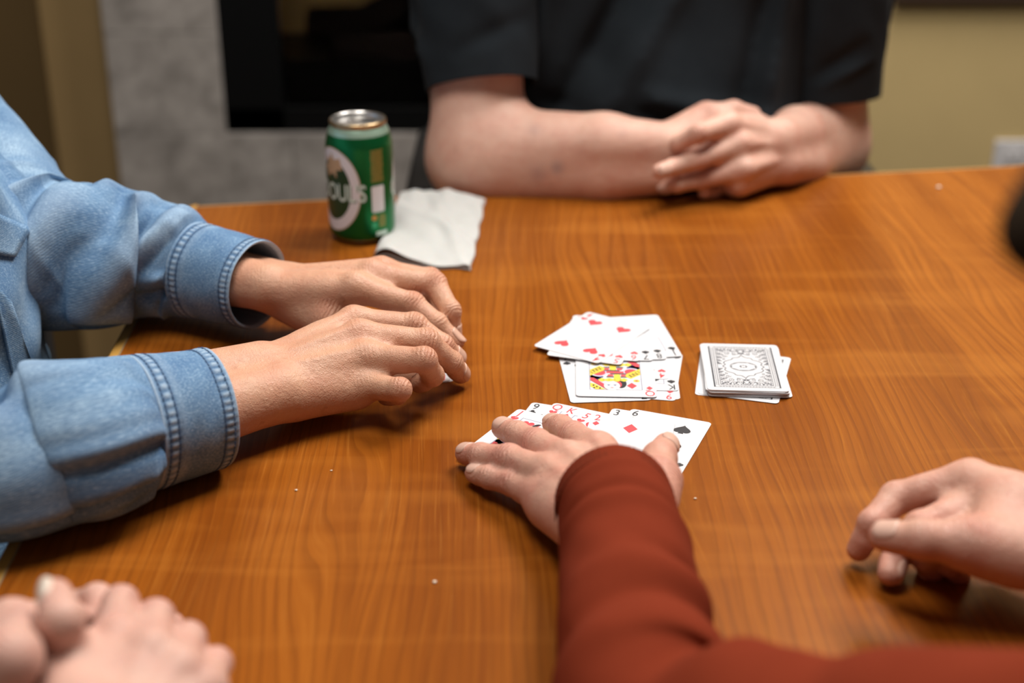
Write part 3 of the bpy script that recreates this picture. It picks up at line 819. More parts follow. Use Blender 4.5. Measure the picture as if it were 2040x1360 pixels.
hL = Hand('L', wrL, wrL + (cuffL - wrL) * 3, dict(
 i=[(709, 572, 60), (823, 606, 58), (871, 645, 35), (909, 680, 12)],
 m=[(742, 547, 62), (866, 566, 55), (897, 620, 35), (903, 668, 12)],
 r=[(762, 540, 54), (858, 556, 45), (880, 610, 25), (878, 650, 12)],
 p=[(775, 545, 42), (840, 565, 35), (842, 605, 20), (836, 635, 12)],
 t=[(580, 604, 36), (655, 640, 30), (735, 668, 18), (800, 688, 10)]), 1.0, 1.02, arm=(22, 23, 23), armoff=12, stub=110)
NK = np.array([-660, 1128, 300.]); HC = np.array([-610, 1128, 455.])
hp, hA = head_prims(HC, (1, 0, -.25), (0, 0, 1))
tors = [((-660, 1070, -170), (-670, 1060, 150), 95, 90, 40), ((-660, 1180, -170), (-670, 1190, 150), 95, 90, 40), (NK, HC - (20, 0, 60), 58, 50, 30)]
bR = hR.surface(1.5); bL = hL.surface(1.5)
bT = (*blob(hp + tors, 7), None)
uA = (*blob([(SHR, ER, 38, 32, 5), (SHL, EL, 38, 32, 5)], 5), None)
body = big_mesh('body', *merge([bR, bL, bT, uA])[:2], M['skin_a'], pd, merge([bR, bL, bT, uA])[2])
face_parts(body, hA); hR.nails(body, M['nail_a'], 'imrp', 1.0, rot={'m': (.5, -.55, 0), 'i': (.3, -.2, 0)}); hL.nails(body, M['nail_a'], 'imt', 1.15, rot={'i': (.7, .0, 0), 'm': (.6, 0, 0)})
V, Q = blob([(hA(0, -30, 48), hA(0, 0, 58), 84, 78, 10), (hA(0, -40, 20), hA(0, -50, -30), 76, 60, 20)], 6, cuts=[(hA(0, 30, 30), nrm(hA(0, .8, -.6) - hA(0, 0, 0)))])
big_mesh('hair', V, Q, M['hair_grey'], pd)

# shirt body
def tdisp(x, y, z):
    return 5 * np.sin(z * .045 + y * .03) * np.sin(y * .05) + 3 * np.sin(z * .1 - y * .06)
bx = -625.0
TV, TQ = blob([((bx, 1060, -150), (bx - 25, 1060, 150), 145, 122, 60), ((bx, 1210, -150), (bx - 25, 1200, 150), 145, 122, 60), ((-492, 1055, -170), (-490, 1070, 95), 112, 100, 60), ((-530, 1170, -160), (-560, 1160, 90), 105, 95, 60),
               (SHR + (-20, 20, 10), SHL + (-20, -20, 20), 88, 78, 60), (SHR, SHR * .7 + ER * .3, 88, 74, 50), (SHL, SHL * .7 + EL * .3, 74, 66, 50)], 7, tdisp,
              cuts=[((-640, 1130, 322), (.1, 0, 1))], smooth=3)
shirt = big_mesh('denim_shirt', TV, TQ, M['denim'], pd, dict(fade=np.zeros(len(TV)), dark=np.zeros(len(TV))))
set_uv(shirt.data, np.stack([TV[:, 2], TV[:, 1]], 1) / 1000)
patch('pocket_flap', [(-60, 400), (62, 455), (30, 512), (-60, 500)], 10, 8, 3, TV, TQ, M['denim'], shirt)
patch('placket', [(-14, 560), (22, 600), (92, 800), (40, 820)], 14, 6, 3, TV, TQ, M['denim'], shirt)

def sleeve_near():
    ce = at(424, 812, 43); cs = at(285, 842, 47)
    st = [(SHR, 80, 80), (SHR * .5 + ER * .5 + (10, -20, 0), 68, 70), (ER + (-18, -6, 8), 58, 52), (ER * .55 + at(20, 930, 44) * .45, 56, 46),
          (at(20, 926, 46), 54, 46), (at(92, 900, 49), 53, 50), (at(160, 877, 53), 54, 53), (at(225, 858, 49), 50, 50), (cs + nrm(cs - ce) * 9, 46, 48), (cs + nrm(cs - ce) * -6, 43.2, 45.2)]
    tot = 0; A = catmull([s[0] for s in st], 200); tot = np.linalg.norm(np.diff(A, axis=0), axis=1).sum()
    L = tot
    fo = folds([(L - 2, 78, L - 70, 70, 2.6, 6), (L - 4, 66, L - 70, 52, 1.4, 8), (L - 3, 88, L - 74, 82, -4.0, 4.5),
                (L, 112, L - 150, 128, -4.5, 6), (L - 10, 104, L - 150, 112, 2.6, 9), (L - 4, 40, L - 60, 20, -1.6, 7), (L - 2, 54, L - 40, 40, 1.4, 5),
                (L - 68, -25, L - 155, 92, 6.5, 11), (L - 92, -20, L - 190, 85, -6.5, 14), (L - 70, -20, L - 66, 15, 6, 14), (L - 100, -30, L - 96, 14, -5, 10),
                (L - 200, 10, L - 230, 100, 5, 14), (L - 2, 135, L - 60, 150, 3, 7), (L - 2, 15, L - 40, 8, 1.5, 6), (L - 2, -10, L - 30, -14, -1.5, 5)] + creases(L, 5, 26, 20, 230), 52)
    def disp(u, p):
        g = np.exp(-((L - u) / 6) ** 2) * np.sin(p * 46) * .6
        d = (1.45 * fo(u, p) + wob(u, p, 4, 1.1)) * np.clip((L - 10 - u) / 12, 0, 1) + g
        d = d * 1.0
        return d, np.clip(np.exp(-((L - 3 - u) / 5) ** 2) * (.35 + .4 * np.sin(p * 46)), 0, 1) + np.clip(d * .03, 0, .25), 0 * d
    sl = Loft(st, 230, 150, disp)
    cst = [(cs + nrm(cs - ce) * 4, 45.5, 47.5), (cs * .66 + ce * .34, 43, 45.5), (cs * .33 + ce * .67, 42, 43.5), (ce, 41, 42.5)]
    return sl, cst
def cuff_disp(L, N, seed):
    def f(u, p):
        r = np.random.RandomState(seed); ph = r.uniform(0, 6)
        band = lambda c, wd: np.exp(-((u - c) / wd) ** 2)
        pk = np.sin(p * N + 1.3 * np.sin(p * 5) + ph)
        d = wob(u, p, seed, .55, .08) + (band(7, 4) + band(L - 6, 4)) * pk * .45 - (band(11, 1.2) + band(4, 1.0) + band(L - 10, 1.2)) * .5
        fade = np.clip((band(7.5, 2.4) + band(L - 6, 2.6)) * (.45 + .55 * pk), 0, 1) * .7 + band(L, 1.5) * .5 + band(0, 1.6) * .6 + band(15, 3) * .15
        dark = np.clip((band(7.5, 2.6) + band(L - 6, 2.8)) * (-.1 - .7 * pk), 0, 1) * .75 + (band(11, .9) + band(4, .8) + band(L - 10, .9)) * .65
        return d, np.clip(fade, 0, .9), np.clip(dark, 0, .85)
    return f
def make_cuff(st, parent, seed):
    L = np.linalg.norm(np.diff(catmull([s[0] for s in st], 60), axis=0), axis=1).sum()
    c = Loft(st, 44, 200, cuff_disp(L, 48, seed), rim=(7, 45))
    o = c.obj('cuff', M['denim'], parent)
    return c, o, L
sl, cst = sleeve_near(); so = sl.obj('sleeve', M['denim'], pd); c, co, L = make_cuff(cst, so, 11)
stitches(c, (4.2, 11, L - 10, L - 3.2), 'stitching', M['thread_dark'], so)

def sleeve_far():
    cs = cuffL; ce = wrL + nrm(cuffL - wrL) * 11
    st = [(SHL, 76, 76), (SHL * .5 + EL * .5 + (6, 10, 4), 68, 68), (EL + (-12, 10, 6), 66, 66), (at(170, 508, 62), 60, 63), (at(270, 510, 56), 54, 54), (at(345, 526, 51), 46, 46), (cs + nrm(cs - ce) * 8, 41.5, 42.5), (cs - nrm(cs - ce) * 7, 39, 40)]
    A = catmull([s[0] for s in st], 200); L = np.linalg.norm(np.diff(A, axis=0), axis=1).sum()
    fo = folds([(L - 60, 115, L - 20, -5, 7, 8), (L - 78, 112, L - 40, 0, -7, 7), (L - 104, 118, L - 60, -10, 8, 9), (L - 122, 110, L - 80, 0, -7, 8),
                (L - 140, 108, L - 112, 10, 7, 9), (L - 165, 112, L - 135, 0, -8, 10), (L - 185, 100, L - 150, -20, 6, 12), (L - 2, 95, L - 40, 110, -5, 6),
                (L - 2, 75, L - 34, 88, 4, 6), (L - 3, 20, L - 30, 28, 2, 6), (L - 40, 20, L - 26, -35, 5, 9), (L - 96, 0, L - 80, -40, 6, 12), (L - 205, 95, L - 215, 10, -7, 14), (L - 60, 140, L - 110, 120, 5, 9)] + creases(L, 8, 44, 16, 260), 52)
    def disp(u, p):
        d = (1.5 * fo(u, p) + wob(u, p, 9, 1.6)) * np.clip((L - 10 - u) / 12, 0, 1) + np.exp(-((L - u) / 6) ** 2) * np.sin(p * 44) * .6
        d = d * 1.0
        return d, np.clip(np.exp(-((L - 3 - u) / 5) ** 2) * (.3 + .35 * np.sin(p * 44)), 0, 1) + np.clip(d * .03, 0, .25), 0 * d
    sl = Loft(st, 230, 150, disp)
    cst = [(cs + nrm(cs - ce) * 4, 41, 42), (cs * .66 + ce * .34, 39.5, 40), (cs * .33 + ce * .67, 39, 38.5), (ce, 39, 37.5)]
    return sl, cst
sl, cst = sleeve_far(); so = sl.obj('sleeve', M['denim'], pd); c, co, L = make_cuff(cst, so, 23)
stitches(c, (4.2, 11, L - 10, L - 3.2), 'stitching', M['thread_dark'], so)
V, Q = blob([((bx, 1050, -205), (-240, 1030, -215), 88, 72, 40), ((bx, 1210, -205), (-230, 1230, -215), 88, 72, 40), ((-240, 1030, -215), (-250, 1040, -690), 68, 46, 20), ((-230, 1230, -215), (-250, 1220, -690), 68, 46, 20)], 9)
big_mesh('trousers', V, Q, M['navy_cloth'], pd)

# ------------------------------------------------------------------ man in the charcoal T-shirt across the table
pm = empty('person', (165, 1720, FZ), 'person in a charcoal T-shirt with folded bare arms on the far table edge', 'person')
mEL = np.array([384, 1690, 0.]); mER = at(952, 318, 26)
mSL = np.array([372, 1700, 330.]); mSR = np.array([-55, 1665, 330.])
fL = Hand('L', at(1562, 300, 40), mEL, dict(
 i=[(1452, 247, 82), (1392, 265, 75), (1352, 285, 65), (1332, 300, 55)],
 m=[(1474, 287, 62), (1392, 318, 55), (1340, 333, 48), (1314, 341, 42)],
 r=[(1482, 336, 38), (1396, 358, 30), (1350, 367, 24), (1322, 373, 16)],
 p=[(1474, 365, 20), (1440, 375, 14), (1420, 381, 11), (1403, 384, 9)],
 t=[(1535, 280, 55), (1470, 262, 55), (1420, 290, 45), (1380, 310, 40)]), 1.0, 1.1, arm=(26, 31, 46), armoff=13)
wr = at(1315, 316, 42)
D = lambda x, y, z: (wr + np.array([x, y, z]),)
fR = Hand('R', wr, mER, dict(
 i=[D(72, 18, 34), D(112, 30, 30), D(128, 44, 14), D(124, 52, 0)], m=[D(80, 14, 14), D(125, 26, 12), D(140, 46, 4), D(130, 58, 2)],
 r=[D(78, 12, -6), D(118, 24, -10), D(130, 42, -14), D(122, 54, -16)], p=[D(72, 14, -22), D(104, 22, -26), D(112, 36, -28), D(106, 46, -28)],
 t=[D(18, 16, 20), D(52, 28, 40), D(82, 34, 44), D(104, 36, 40)]), 1.0, 1.08, arm=(27, 34, 50), armoff=13)
extraR = [(mER + (4, 2, 4), mSR * .55 + mER * .45, 50, 56, 30), (mER + (-10, 0, -6), mER + (-14, 4, 0), 36, 38, 20)]
extraL = [(mEL + (0, 2, 6), mSL * .55 + mEL * .45, 44, 54, 30), (mEL + (6, 6, -4), mEL + (10, 6, 0), 34, 36, 20)]
mh, mA = head_prims((165, 1650, 588), (0, -1, -.25), (0, 0, 1), 1.05)
pL = fL.surface(2.4, extra=extraL); pR = fR.surface(2.4, extra=extraR)
pT = (*blob(mh + [((165, 1720, 320), (165, 1680, 500), 62, 54, 30)], 7), None)
mb = merge([pL, pR, pT])
for bx_, by_, rr_, am_ in ((1110, 334, 13, 2.2), (1072, 345, 18, 1.3), (1064, 258, 13, 1.1), (1240, 268, 10, .6)):   # bruises and age marks on the forearm
    q_ = (mb[0] - EYE); k_ = q_ @ FW; d2_ = (1020 + F * q_[:, 0] / k_ - bx_) ** 2 + (680 - F * (q_ @ UP) / k_ - by_) ** 2
    mb[2]['vein'][:] = np.maximum(mb[2]['vein'], am_ * np.exp(-d2_ / rr_ ** 2))
body = big_mesh('body', mb[0], mb[1], M['skin_c'], pm, mb[2])
face_parts(body, mA, 1.05); fL.nails(body, M['nail_b'], 'imr', 1.0)
V, Q = blob([(mA(0, -28, 46), mA(0, -4, 56), 86, 80, 10), (mA(0, -40, 10), mA(0, -48, -40), 76, 60, 20)], 6, cuts=[(mA(0, 30, 40), nrm(mA(0, .8, -.6) - mA(0, 0, 0)))])
big_mesh('hair', V, Q, M['hair_grey'], pm)
def seg_fold(x, z, x0, z0, x1, z1, wd):
    dx, dz = x1 - x0, z1 - z0; t = np.clip(((x - x0) * dx + (z - z0) * dz) / (dx * dx + dz * dz), 0, 1)
    return np.exp(-((x - x0 - t * dx) ** 2 + (z - z0 - t * dz) ** 2) / wd ** 2)
def mdisp(x, y, z):
    d = 2.5 * np.sin(z * .05 + x * .02) * np.sin(x * .035 + 1)
    fr = np.clip((1680 - y) / 60, 0, 1)
    for x0, z0, x1, z1, a, wd in ((20, 10, 180, 300, -8, 14), (60, 0, 230, 280, 7, 16), (0, 20, 60, 300, 8, 16), (-20, 120, 30, 330, -10, 12), (250, 30, 300, 260, -8, 14), (290, 60, 320, 300, 8, 14),
                                  (20, 30, 160, 8, -5, 8), (40, 50, 200, 22, 5, 9), (150, 70, 300, 30, -6, 9), (160, 90, 310, 55, 6, 10), (30, 80, 110, 60, -4, 9), (100, 130, 170, 330, -6, 18)):
        d = d + 1.7 * fr * a * seg_fold(x, z, x0, z0, x1, z1, wd)
    return d
hemR = mSR * .27 + mER * .73 + (10, -8, 0); hemL = mSL * .21 + mEL * .79 + (0, -6, 0)
V, Q = blob([((85, 1720, -160), (75, 1715, 220), 128, 112, 60), ((245, 1720, -160), (255, 1715, 220), 128, 112, 60), ((165, 1700, -60), (165, 1705, 60), 150, 140, 60),
             (mSR + (30, 10, 20), mSL + (-30, 10, 20), 92, 92, 60)], 6, mdisp, cuts=[((165, 1680, 402), (0, -.2, 1))], smooth=3)
tee = big_mesh('t_shirt', V, Q, M['tee'], pm)
def tube(name, st, mat, parent, fo=None, R=60, rim=(0, 30), seed=1, nu=120, nv=110, am=1.5, up=(0, -1, 0)):
    L = np.linalg.norm(np.diff(catmull([s[0] for s in st], 100), axis=0), axis=1).sum()
    f = folds(fo(L), R) if fo else None
    lf = Loft(st, nu, nv, lambda u, p: (f(u, p) if f else 0) + wob(u, p, seed, am), up=up, rim=rim)
    return lf, lf.obj(name, mat, parent)
axr = nrm(hemR - mSR)
tube('shirt_sleeve', [(mSR + (30, 10, 40), 80, 84), (mSR * .6 + hemR * .4, 76, 78), (hemR - axr * 30, 66, 66), (hemR + axr * 6, 63, 63)], M['tee'], tee,
     lambda L: [(L - 120, 60, L - 20, 95, -6, 12), (L - 140, 20, L - 50, -30, 5, 14), (L - 90, 100, L - 30, 60, 5, 12), (L - 60, -60, L - 30, 20, -4, 10)], 66, (0, 30), 3)
axl = nrm(hemL - mSL)
tube('shirt_sleeve', [(mSL + (-30, 10, 40), 82, 84), (mSL * .6 + hemL * .4, 74, 76), (hemL - axl * 30, 62, 64), (hemL + axl * 6, 60, 61)], M['tee'], tee,
     lambda L: [(L - 120, -60, L - 20, -95, -6, 12), (L - 140, 20, L - 50, 30, 5, 14), (L - 70, -20, L - 30, 30, -5, 9), (L - 50, -30, L - 22, 20, 4, 8)], 66, (0, 30), 5)
V, Q = blob([((80, 1740, -205), (70, 1400, -215), 90, 72, 40), ((250, 1740, -205), (270, 1400, -215), 90, 72, 40), ((70, 1400, -215), (60, 1380, -690), 68, 46, 20), ((270, 1400, -215), (285, 1380, -690), 68, 46, 20)], 9)
big_mesh('trousers', V, Q, M['navy_cloth'], pm)

# ------------------------------------------------------------------ person in the maroon top
pw = empty('person', (415, 280, FZ), 'person in a maroon long-sleeved top, one hand spread on a fan of cards', 'person')
wEL = at(1292, 1435, 44); wSL = np.array([262, 385, 134.]); wSR = np.array([575, 330, 165.])
gL = Hand('L', at(1234, 1035, 44), wEL, dict(
 i=[(1192, 898, 35), (1142, 869, 26), (1118, 852, 18), (1100, 843, 11)],
 m=[(1132, 917, 36), (1068, 884, 28), (1030, 865, 20), (1000, 851, 13)],
 r=[(1094, 945, 32), (1014, 914, 24), (957, 908, 16), (927, 902, 10)],
 p=[(1082, 990, 24), (1022, 962, 18), (976, 951, 13), (945, 941, 9)],
 t=[(1278, 1040, 34), (1310, 958, 26), (1313, 914, 20), (1328, 886, 13)]), 0.95, 1.16, arm=(23, 19, 16), armoff=10, stub=90)
wER = np.array([560, 470, 45.])
gR = Hand('R', at(2175, 1096, 46), wER, dict(
 i=[(1932, 955, 54), (1785, 992, 52), (1738, 1043, 32), (1711, 1093, 12)],
 m=[(1962, 1000, 46), (1835, 1052, 38), (1788, 1098, 18), (1776, 1142, 6)],
 r=[(1985, 1035, 40), (1875, 1075, 32), (1846, 1110, 14), (1855, 1143, 6)],
 p=[(2000, 1062, 32), (1915, 1092, 26), (1895, 1122, 12), (1910, 1148, 6)],
 t=[(2050, 1112, 44), (1925, 1082, 52, 0), (1838, 1075, 54, 0), (1760, 1066, 50, 0)]), 0.97, 1.12, arm=(23, 26, 26), armoff=12, stub=150)
sL = gL.surface(1.5); sR = gR.surface(1.7)
WC = np.array([306, 440, 352.])
wh, wA = head_prims(WC, (-.25, .85, -.45), (0, .3, 1), .95)
sT = (*blob(wh + [((400, 340, 150), (335, 400, 290), 52, 48, 20)], 7), None)
sb = merge([sL, sR, sT]); body = big_mesh('body', sb[0], sb[1], M['skin_b'], pw, sb[2])
face_parts(body, wA, .95); gL.nails(body, M['nail_b'], 'imrpt', .6, rot={'t': (.7, -.2, .5)}); gR.nails(body, M['nail_b'], 'imrt', .8, rot={'t': (0, -1.2, .9)})
V, Q = blob([(wA(0, -28, 46), wA(0, -2, 56), 90, 84, 10), (wA(0, -40, 10), wA(0, -48, -60), 82, 66, 20), (wA(-70, 20, 20), wA(-84, 30, -10), 24, 20, 16)], 6,
            lambda x, y, z: 2 * np.sin(x * .2) * np.sin(z * .17), cuts=[(wA(0, 36, 40), nrm(wA(0, .8, -.6) - wA(0, 0, 0)))])
big_mesh('hair', V, Q, M['hair'], pw)
tp = EYE + ray(2080, 465) * 470
V, Q = blob([(tp, tp + (14, 4, 8), 14, 19, 10), (tp + (14, 4, 8), wA(-60, 0, 30), 19, 46, 14)], 4); big_mesh('hair_curl', V, Q, M['hair'], pw)
ce = at(1222, 1002, 40); c1 = at(1240, 1080, 42)
def msl():
    st = [(wSL + (10, -10, 0), 66, 60), (wSL * .55 + wEL * .45 + (0, -8, 0), 56, 52), (wEL + (10, -14, 2), 48, 45), (wEL * .55 + at(1258, 1200, 42) * .45, 43, 43), (at(1256, 1190, 42), 39.5, 41.5), (c1, 37, 40), (ce, 36, 39)]
    return tube('sleeve', st, M['maroon'], pw, lambda L: [(L - 46, -70, L - 52, 70, -3.5, 6), (L - 58, -80, L - 66, 80, 3.0, 9), (L - 20, -60, L - 24, 60, 1.2, 6), (L - 110, 20, L - 118, 95, -5, 8), (L - 130, -40, L - 135, 80, 4, 12),
         (L - 165, -60, L - 150, 90, -6, 11), (L - 195, -60, L - 180, 90, 5, 14), (L - 240, -40, L - 225, 60, -6, 14), (L - 280, -40, L - 262, 60, 5, 16), (L - 330, -60, L - 310, 60, -5, 14)], 44, (0, 40), 8, 240, 130, 1.0, up=(0, 0, 1))
slm, slo = msl()
hs = [(ce - nrm(ce - c1) * 15, 37.2, 40.4), (ce - nrm(ce - c1) * 8, 36.9, 40.1), (ce + nrm(ce - c1) * 1, 36.6, 39.6)]
lf = Loft(hs, 16, 150, lambda u, p: .25 * np.sin(p * 60) + 0 * u, rim=(4, 30)); lf.obj('hem', M['maroon_rib'], slo)
V, Q = blob([((340, 300, -170), (345, 310, 90), 118, 96, 50), ((490, 270, -170), (490, 290, 90), 118, 96, 50), (wSL + (20, -20, 10), wSR + (-20, -10, 10), 76, 76, 50)], 7,
            lambda x, y, z: 4 * np.sin(x * .05 + z * .06), cuts=[((410, 350, 205), (-.1, .4, 1))])
big_mesh('top_body', V, Q, M['maroon'], pw)
rw = gR.W; ax = nrm(wER - rw)
tube('sleeve', [(wSR, 66, 66), (wSR * .5 + wER * .5, 58, 58), (wER + (6, -6, 6), 50, 48), (rw * .5 + wER * .5, 42, 42), (rw + ax * 48, 37, 38)], M['maroon'], pw, None, 44, (0, 30), 12, 100, 90, 2.0, up=(0, 0, 1))

# ------------------------------------------------------------------ person whose clasped hands show at the near left
pf = empty('person', (-260, 300, FZ), 'person with pale clasped hands and glossy fingernails at the near table edge', 'person')
qR = Hand('R', at(225, 1490, 62), (-170, 330, 40), dict(
 i=[(232, 1270, 76), (240, 1203, 72), (225, 1225, 45), (220, 1250, 30)],
 m=[(298, 1298, 76), (310, 1232, 70), (300, 1245, 42), (292, 1268, 25)],
 r=[(354, 1335, 70), (374, 1275, 64), (366, 1285, 36), (358, 1300, 20)],
 p=[(404, 1372, 60), (430, 1322, 54), (424, 1326, 32), (414, 1340, 20)],
 t=[(150, 1420, 72), (124, 1310, 85), (122, 1235, 98), (108, 1184, 108)]), .92, 1.08, arm=(22, 26, 36), armoff=12)
qL = Hand('L', at(-70, 1440, 52), (-330, 360, 40), dict(
 i=[(22, 1240, 78), (95, 1230, 72), (145, 1232, 60), (166, 1245, 55)],
 m=[(8, 1255, 60), (130, 1215, 60), (195, 1195, 62), (205, 1232, 70)],
 r=[(0, 1275, 42), (150, 1240, 40), (240, 1225, 50), (310, 1225, 58)],
 p=[(-5, 1300, 26), (140, 1270, 25), (280, 1250, 35), (345, 1240, 50)],
 t=[(-40, 1380, 70), (20, 1310, 88), (40, 1270, 90), (60, 1240, 88)]), .92, 1.08, arm=(22, 26, 36), armoff=12)
fb = merge([qR.surface(2.0), qL.surface(2.0)])
body = big_mesh('body', fb[0], fb[1], M['skin_d'], pf, fb[2])
qR.nails(body, M['nail_d'], 't', 1.4, rot={'t': (-.3, -.8, .6)}); qL.nails(body, M['nail_d'], 'i', 1.1, rot={'i': (.2, -.4, .9)})
for hnd in (qR, qL):
    a = nrm(hnd.E - hnd.W)
    tube('sleeve', [(hnd.E + a * 60, 52, 50), (hnd.E, 48, 46), (hnd.W + a * 110, 42, 40), (hnd.W + a * 70, 40, 38)], M['front_sleeve'], pf, None, 44, (0, 25), 4, 60, 70, 1.5, up=(0, 0, 1))

# ------------------------------------------------------------------ chairs
def chair(c, face, label, seatmat, railmat, zs=-300):
    c = np.array(c, float); f = nrm(np.array([*face, 0.])); s_ = np.array([f[1], -f[0], 0]); rz = math.atan2(f[1], f[0])
    ch = empty('armchair', (c[0], c[1], FZ), label, 'chair')
    P = lambda a, b, z: (c[0] + f[0] * a + s_[0] * b, c[1] + f[1] * a + s_[1] * b, z)
    bevel(mesh('seat', *box(P(20, 0, zs - 35), (440, 470, 70), rz), seatmat, ch), 24, 4)
    bevel(mesh('backrest', *box(P(-225, 0, zs + 250), (50, 430, 420), rz), seatmat, ch), 22, 4)
    for sg in (-1, 1):
        ar = bevel(mesh('armrest', *box(P(30, sg * 270, zs + 245), (300, 52, 26), rz), M['black_metal'], ch), 10, 3)
        mesh('armrest_trim', *box(P(30, sg * 270, zs + 261), (290, 20, 6), rz), railmat, ar)
        for a in (-90, 130):
            mesh('armrest_post', *box(P(a, sg * 270, zs + 90), (24, 24, 290), rz), M['black_metal'], ch)
        for a in (-190, 210):
            bevel(mesh('leg', *box(P(a, sg * 225, (FZ + zs - 60) / 2), (30, 30, zs - 60 - FZ), rz), M['black_metal'], ch), 5)
    return ch
chair((165, 1800), (0, -1), 'black upholstered armchair under the person in the charcoal T-shirt', M['black_fabric'], M['black_metal'])
chair((-640, 1130), (1, 0), 'brown upholstered armchair with steel arm trim under the person in denim', M['brown_seat'], M['chrome'])
chair((415, 190), (0, 1), 'black upholstered armchair under the person in the maroon top', M['black_fabric'], M['black_metal'])
# ------------------------------------------------------------------ playing cards
CW, CH, CT = 62.8, 88.0, 0.34
def rrect(wd, ht, r, n=5):
    P = []
    for cx, cy, a0 in ((wd / 2 - r, ht / 2 - r, 0), (-wd / 2 + r, ht / 2 - r, 90), (-wd / 2 + r, -ht / 2 + r, 180), (wd / 2 - r, -ht / 2 + r, 270)):
        for i in range(n + 1):
            a = math.radians(a0 + 90 * i / n); P.append((cx + r * math.cos(a), cy + r * math.sin(a)))
    return P
def raw_mesh(name, V, Fc, mat):
    me = bpy.data.meshes.new(name); me.from_pydata((np.asarray(V, float) / 1000).tolist(), [], [tuple(map(int, f)) for f in Fc]); me.update()
    me.materials.append(mat); return me
v, f = prism(rrect(CW, CH, 3.4), 0, CT)
CARD = raw_mesh('playing_card', v, f, M['card'])
class Ink:
    """flat print: polygons by ink, a hair above the card"""
    def __init__(s): s.p = []
    def poly(s, pts, z=0): s.p.append(([(x, y, CT + .03 + z * .012) for x, y in pts], [tuple(range(len(pts)))])); return s
    def rib(s, pts, wd, z=0):
        P = np.array(pts, float); T = np.gradient(P, axis=0); T /= np.linalg.norm(T, axis=1)[:, None] + 1e-9; N = np.c_[-T[:, 1], T[:, 0]]
        wv = np.full(len(P), wd) if np.isscalar(wd) else np.array(wd)
        a = P + N * wv[:, None] / 2; b = P - N * wv[:, None] / 2; n = len(P)
        V = [(x, y, CT + .03 + z * .012) for x, y in np.vstack([a, b])]
        s.p.append((V, [(n + i, n + i + 1, i + 1, i) for i in range(n - 1)])); return s
    def ring(s, a, b, t, z=0, tx=None):
        tx = tx or t
        for x0, x1, y0, y1 in ((-a, a, b - t, b), (-a, a, -b, -b + t), (-a, -a + tx, -b, b), (a - tx, a, -b, b)): s.poly([(x0, y0), (x1, y0), (x1, y1), (x0, y1)], z)
        return s
    def vf(s, v, f): s.p.append((v, f)); return s
    def me(s, name, mat): return raw_mesh(name, *joinvf(s.p), mat)
def circ(x, y, rx, ry=None, n=20, a0=0, a1=360): return [(x + rx * math.cos(math.radians(a0 + (a1 - a0) * i / n)), y + (ry or rx) * math.sin(math.radians(a0 + (a1 - a0) * i / n))) for i in range(n + (0 if a1 - a0 == 360 else 1))]
def pip_poly(suit, s):
    if suit == 'D': return [(0, .56 * s), (.42 * s, 0), (0, -.56 * s), (-.42 * s, 0)]
    def heart(sg):
        P = []
        for i in range(40):
            t = 2 * math.pi * i / 40
            P.append((16 * math.sin(t) ** 3 / 32 * s, sg * (13 * math.cos(t) - 5 * math.cos(2 * t) - 2 * math.cos(3 * t) - math.cos(4 * t) + 2) / 30 * s))
        return P
    if suit == 'H': return heart(1)
    if suit == 'S': return [(x, y + .06 * s) for x, y in heart(-1)]
def pip(ink, suit, x, y, s, flip=False, z=0):
    sg = -1 if flip else 1
    add_ = lambda P: ink.poly([(x + sg * a, y + sg * b) for a, b in P], z)
    if suit == 'C':
        for cx, cy in ((0, .26), (-.25, -.08), (.25, -.08)): add_(circ(cx * s, cy * s, .235 * s))
        add_([(-.06 * s, .1 * s), (.06 * s, .1 * s), (.16 * s, -.5 * s), (-.16 * s, -.5 * s)])
    else:
        add_(pip_poly(suit, s))
        if suit == 'S': add_([(-.05 * s, 0), (.05 * s, 0), (.17 * s, -.52 * s), (-.17 * s, -.52 * s)])
_txt = {}
def text_vf(txt, size, bold=0.0):
    if (txt, size) not in _txt:
        cu = bpy.data.curves.new('t', 'FONT'); cu.body = txt; cu.size = size; cu.align_x = 'CENTER'; cu.align_y = 'CENTER'; cu.resolution_u = 4; cu.offset = bold * size * .4
        ob = bpy.data.objects.new('t', cu); COL.objects.link(ob)
        me = bpy.data.meshes.new_from_object(ob)
        _txt[(txt, size)] = (np.array([v.co[:] for v in me.vertices]).reshape(-1, 3), [tuple(p.vertices) for p in me.polygons])
        bpy.data.objects.remove(ob); bpy.data.curves.remove(cu); bpy.data.meshes.remove(me)
    return _txt[(txt, size)]
INK = {'H': 'red', 'D': 'red', 'S': 'black', 'C': 'black'}
COLX = 14.0
LAY = {'2': [(0, 25)], '3': [(0, 25), (0, 0)], '4': [(-1, 25), (1, 25)], '5': [(-1, 25), (1, 25), (0, 0)], '6': [(-1, 25), (1, 25), (-1, 0), (1, 0)],
       '7': [(-1, 25), (1, 25), (-1, 0), (1, 0), (0, 13)], '8': [(-1, 25), (1, 25), (-1, 0), (1, 0), (0, 13)], '9': [(-1, 25), (1, 25), (-1, 8.5), (1, 8.5), (0, 0)], 'A': []}
def index_me(rank, suit):
    k = Ink(); v, f = text_vf(rank, 11.6, .012)
    k.vf(v * np.array([.86, 1.12, 0]) + np.array([-26.2, 37.2, CT + .04]), f); pip(k, suit, -26.2, 28.2, 6.4)
    return k.me('corner_index', M[INK[suit]])
_pm = {}
def pip_me(suit):
    if suit not in _pm:
        k = Ink(); pip(k, suit, 0, 0, 13.0); _pm[suit] = k.me('pip', M[INK[suit]])
    return _pm[suit]
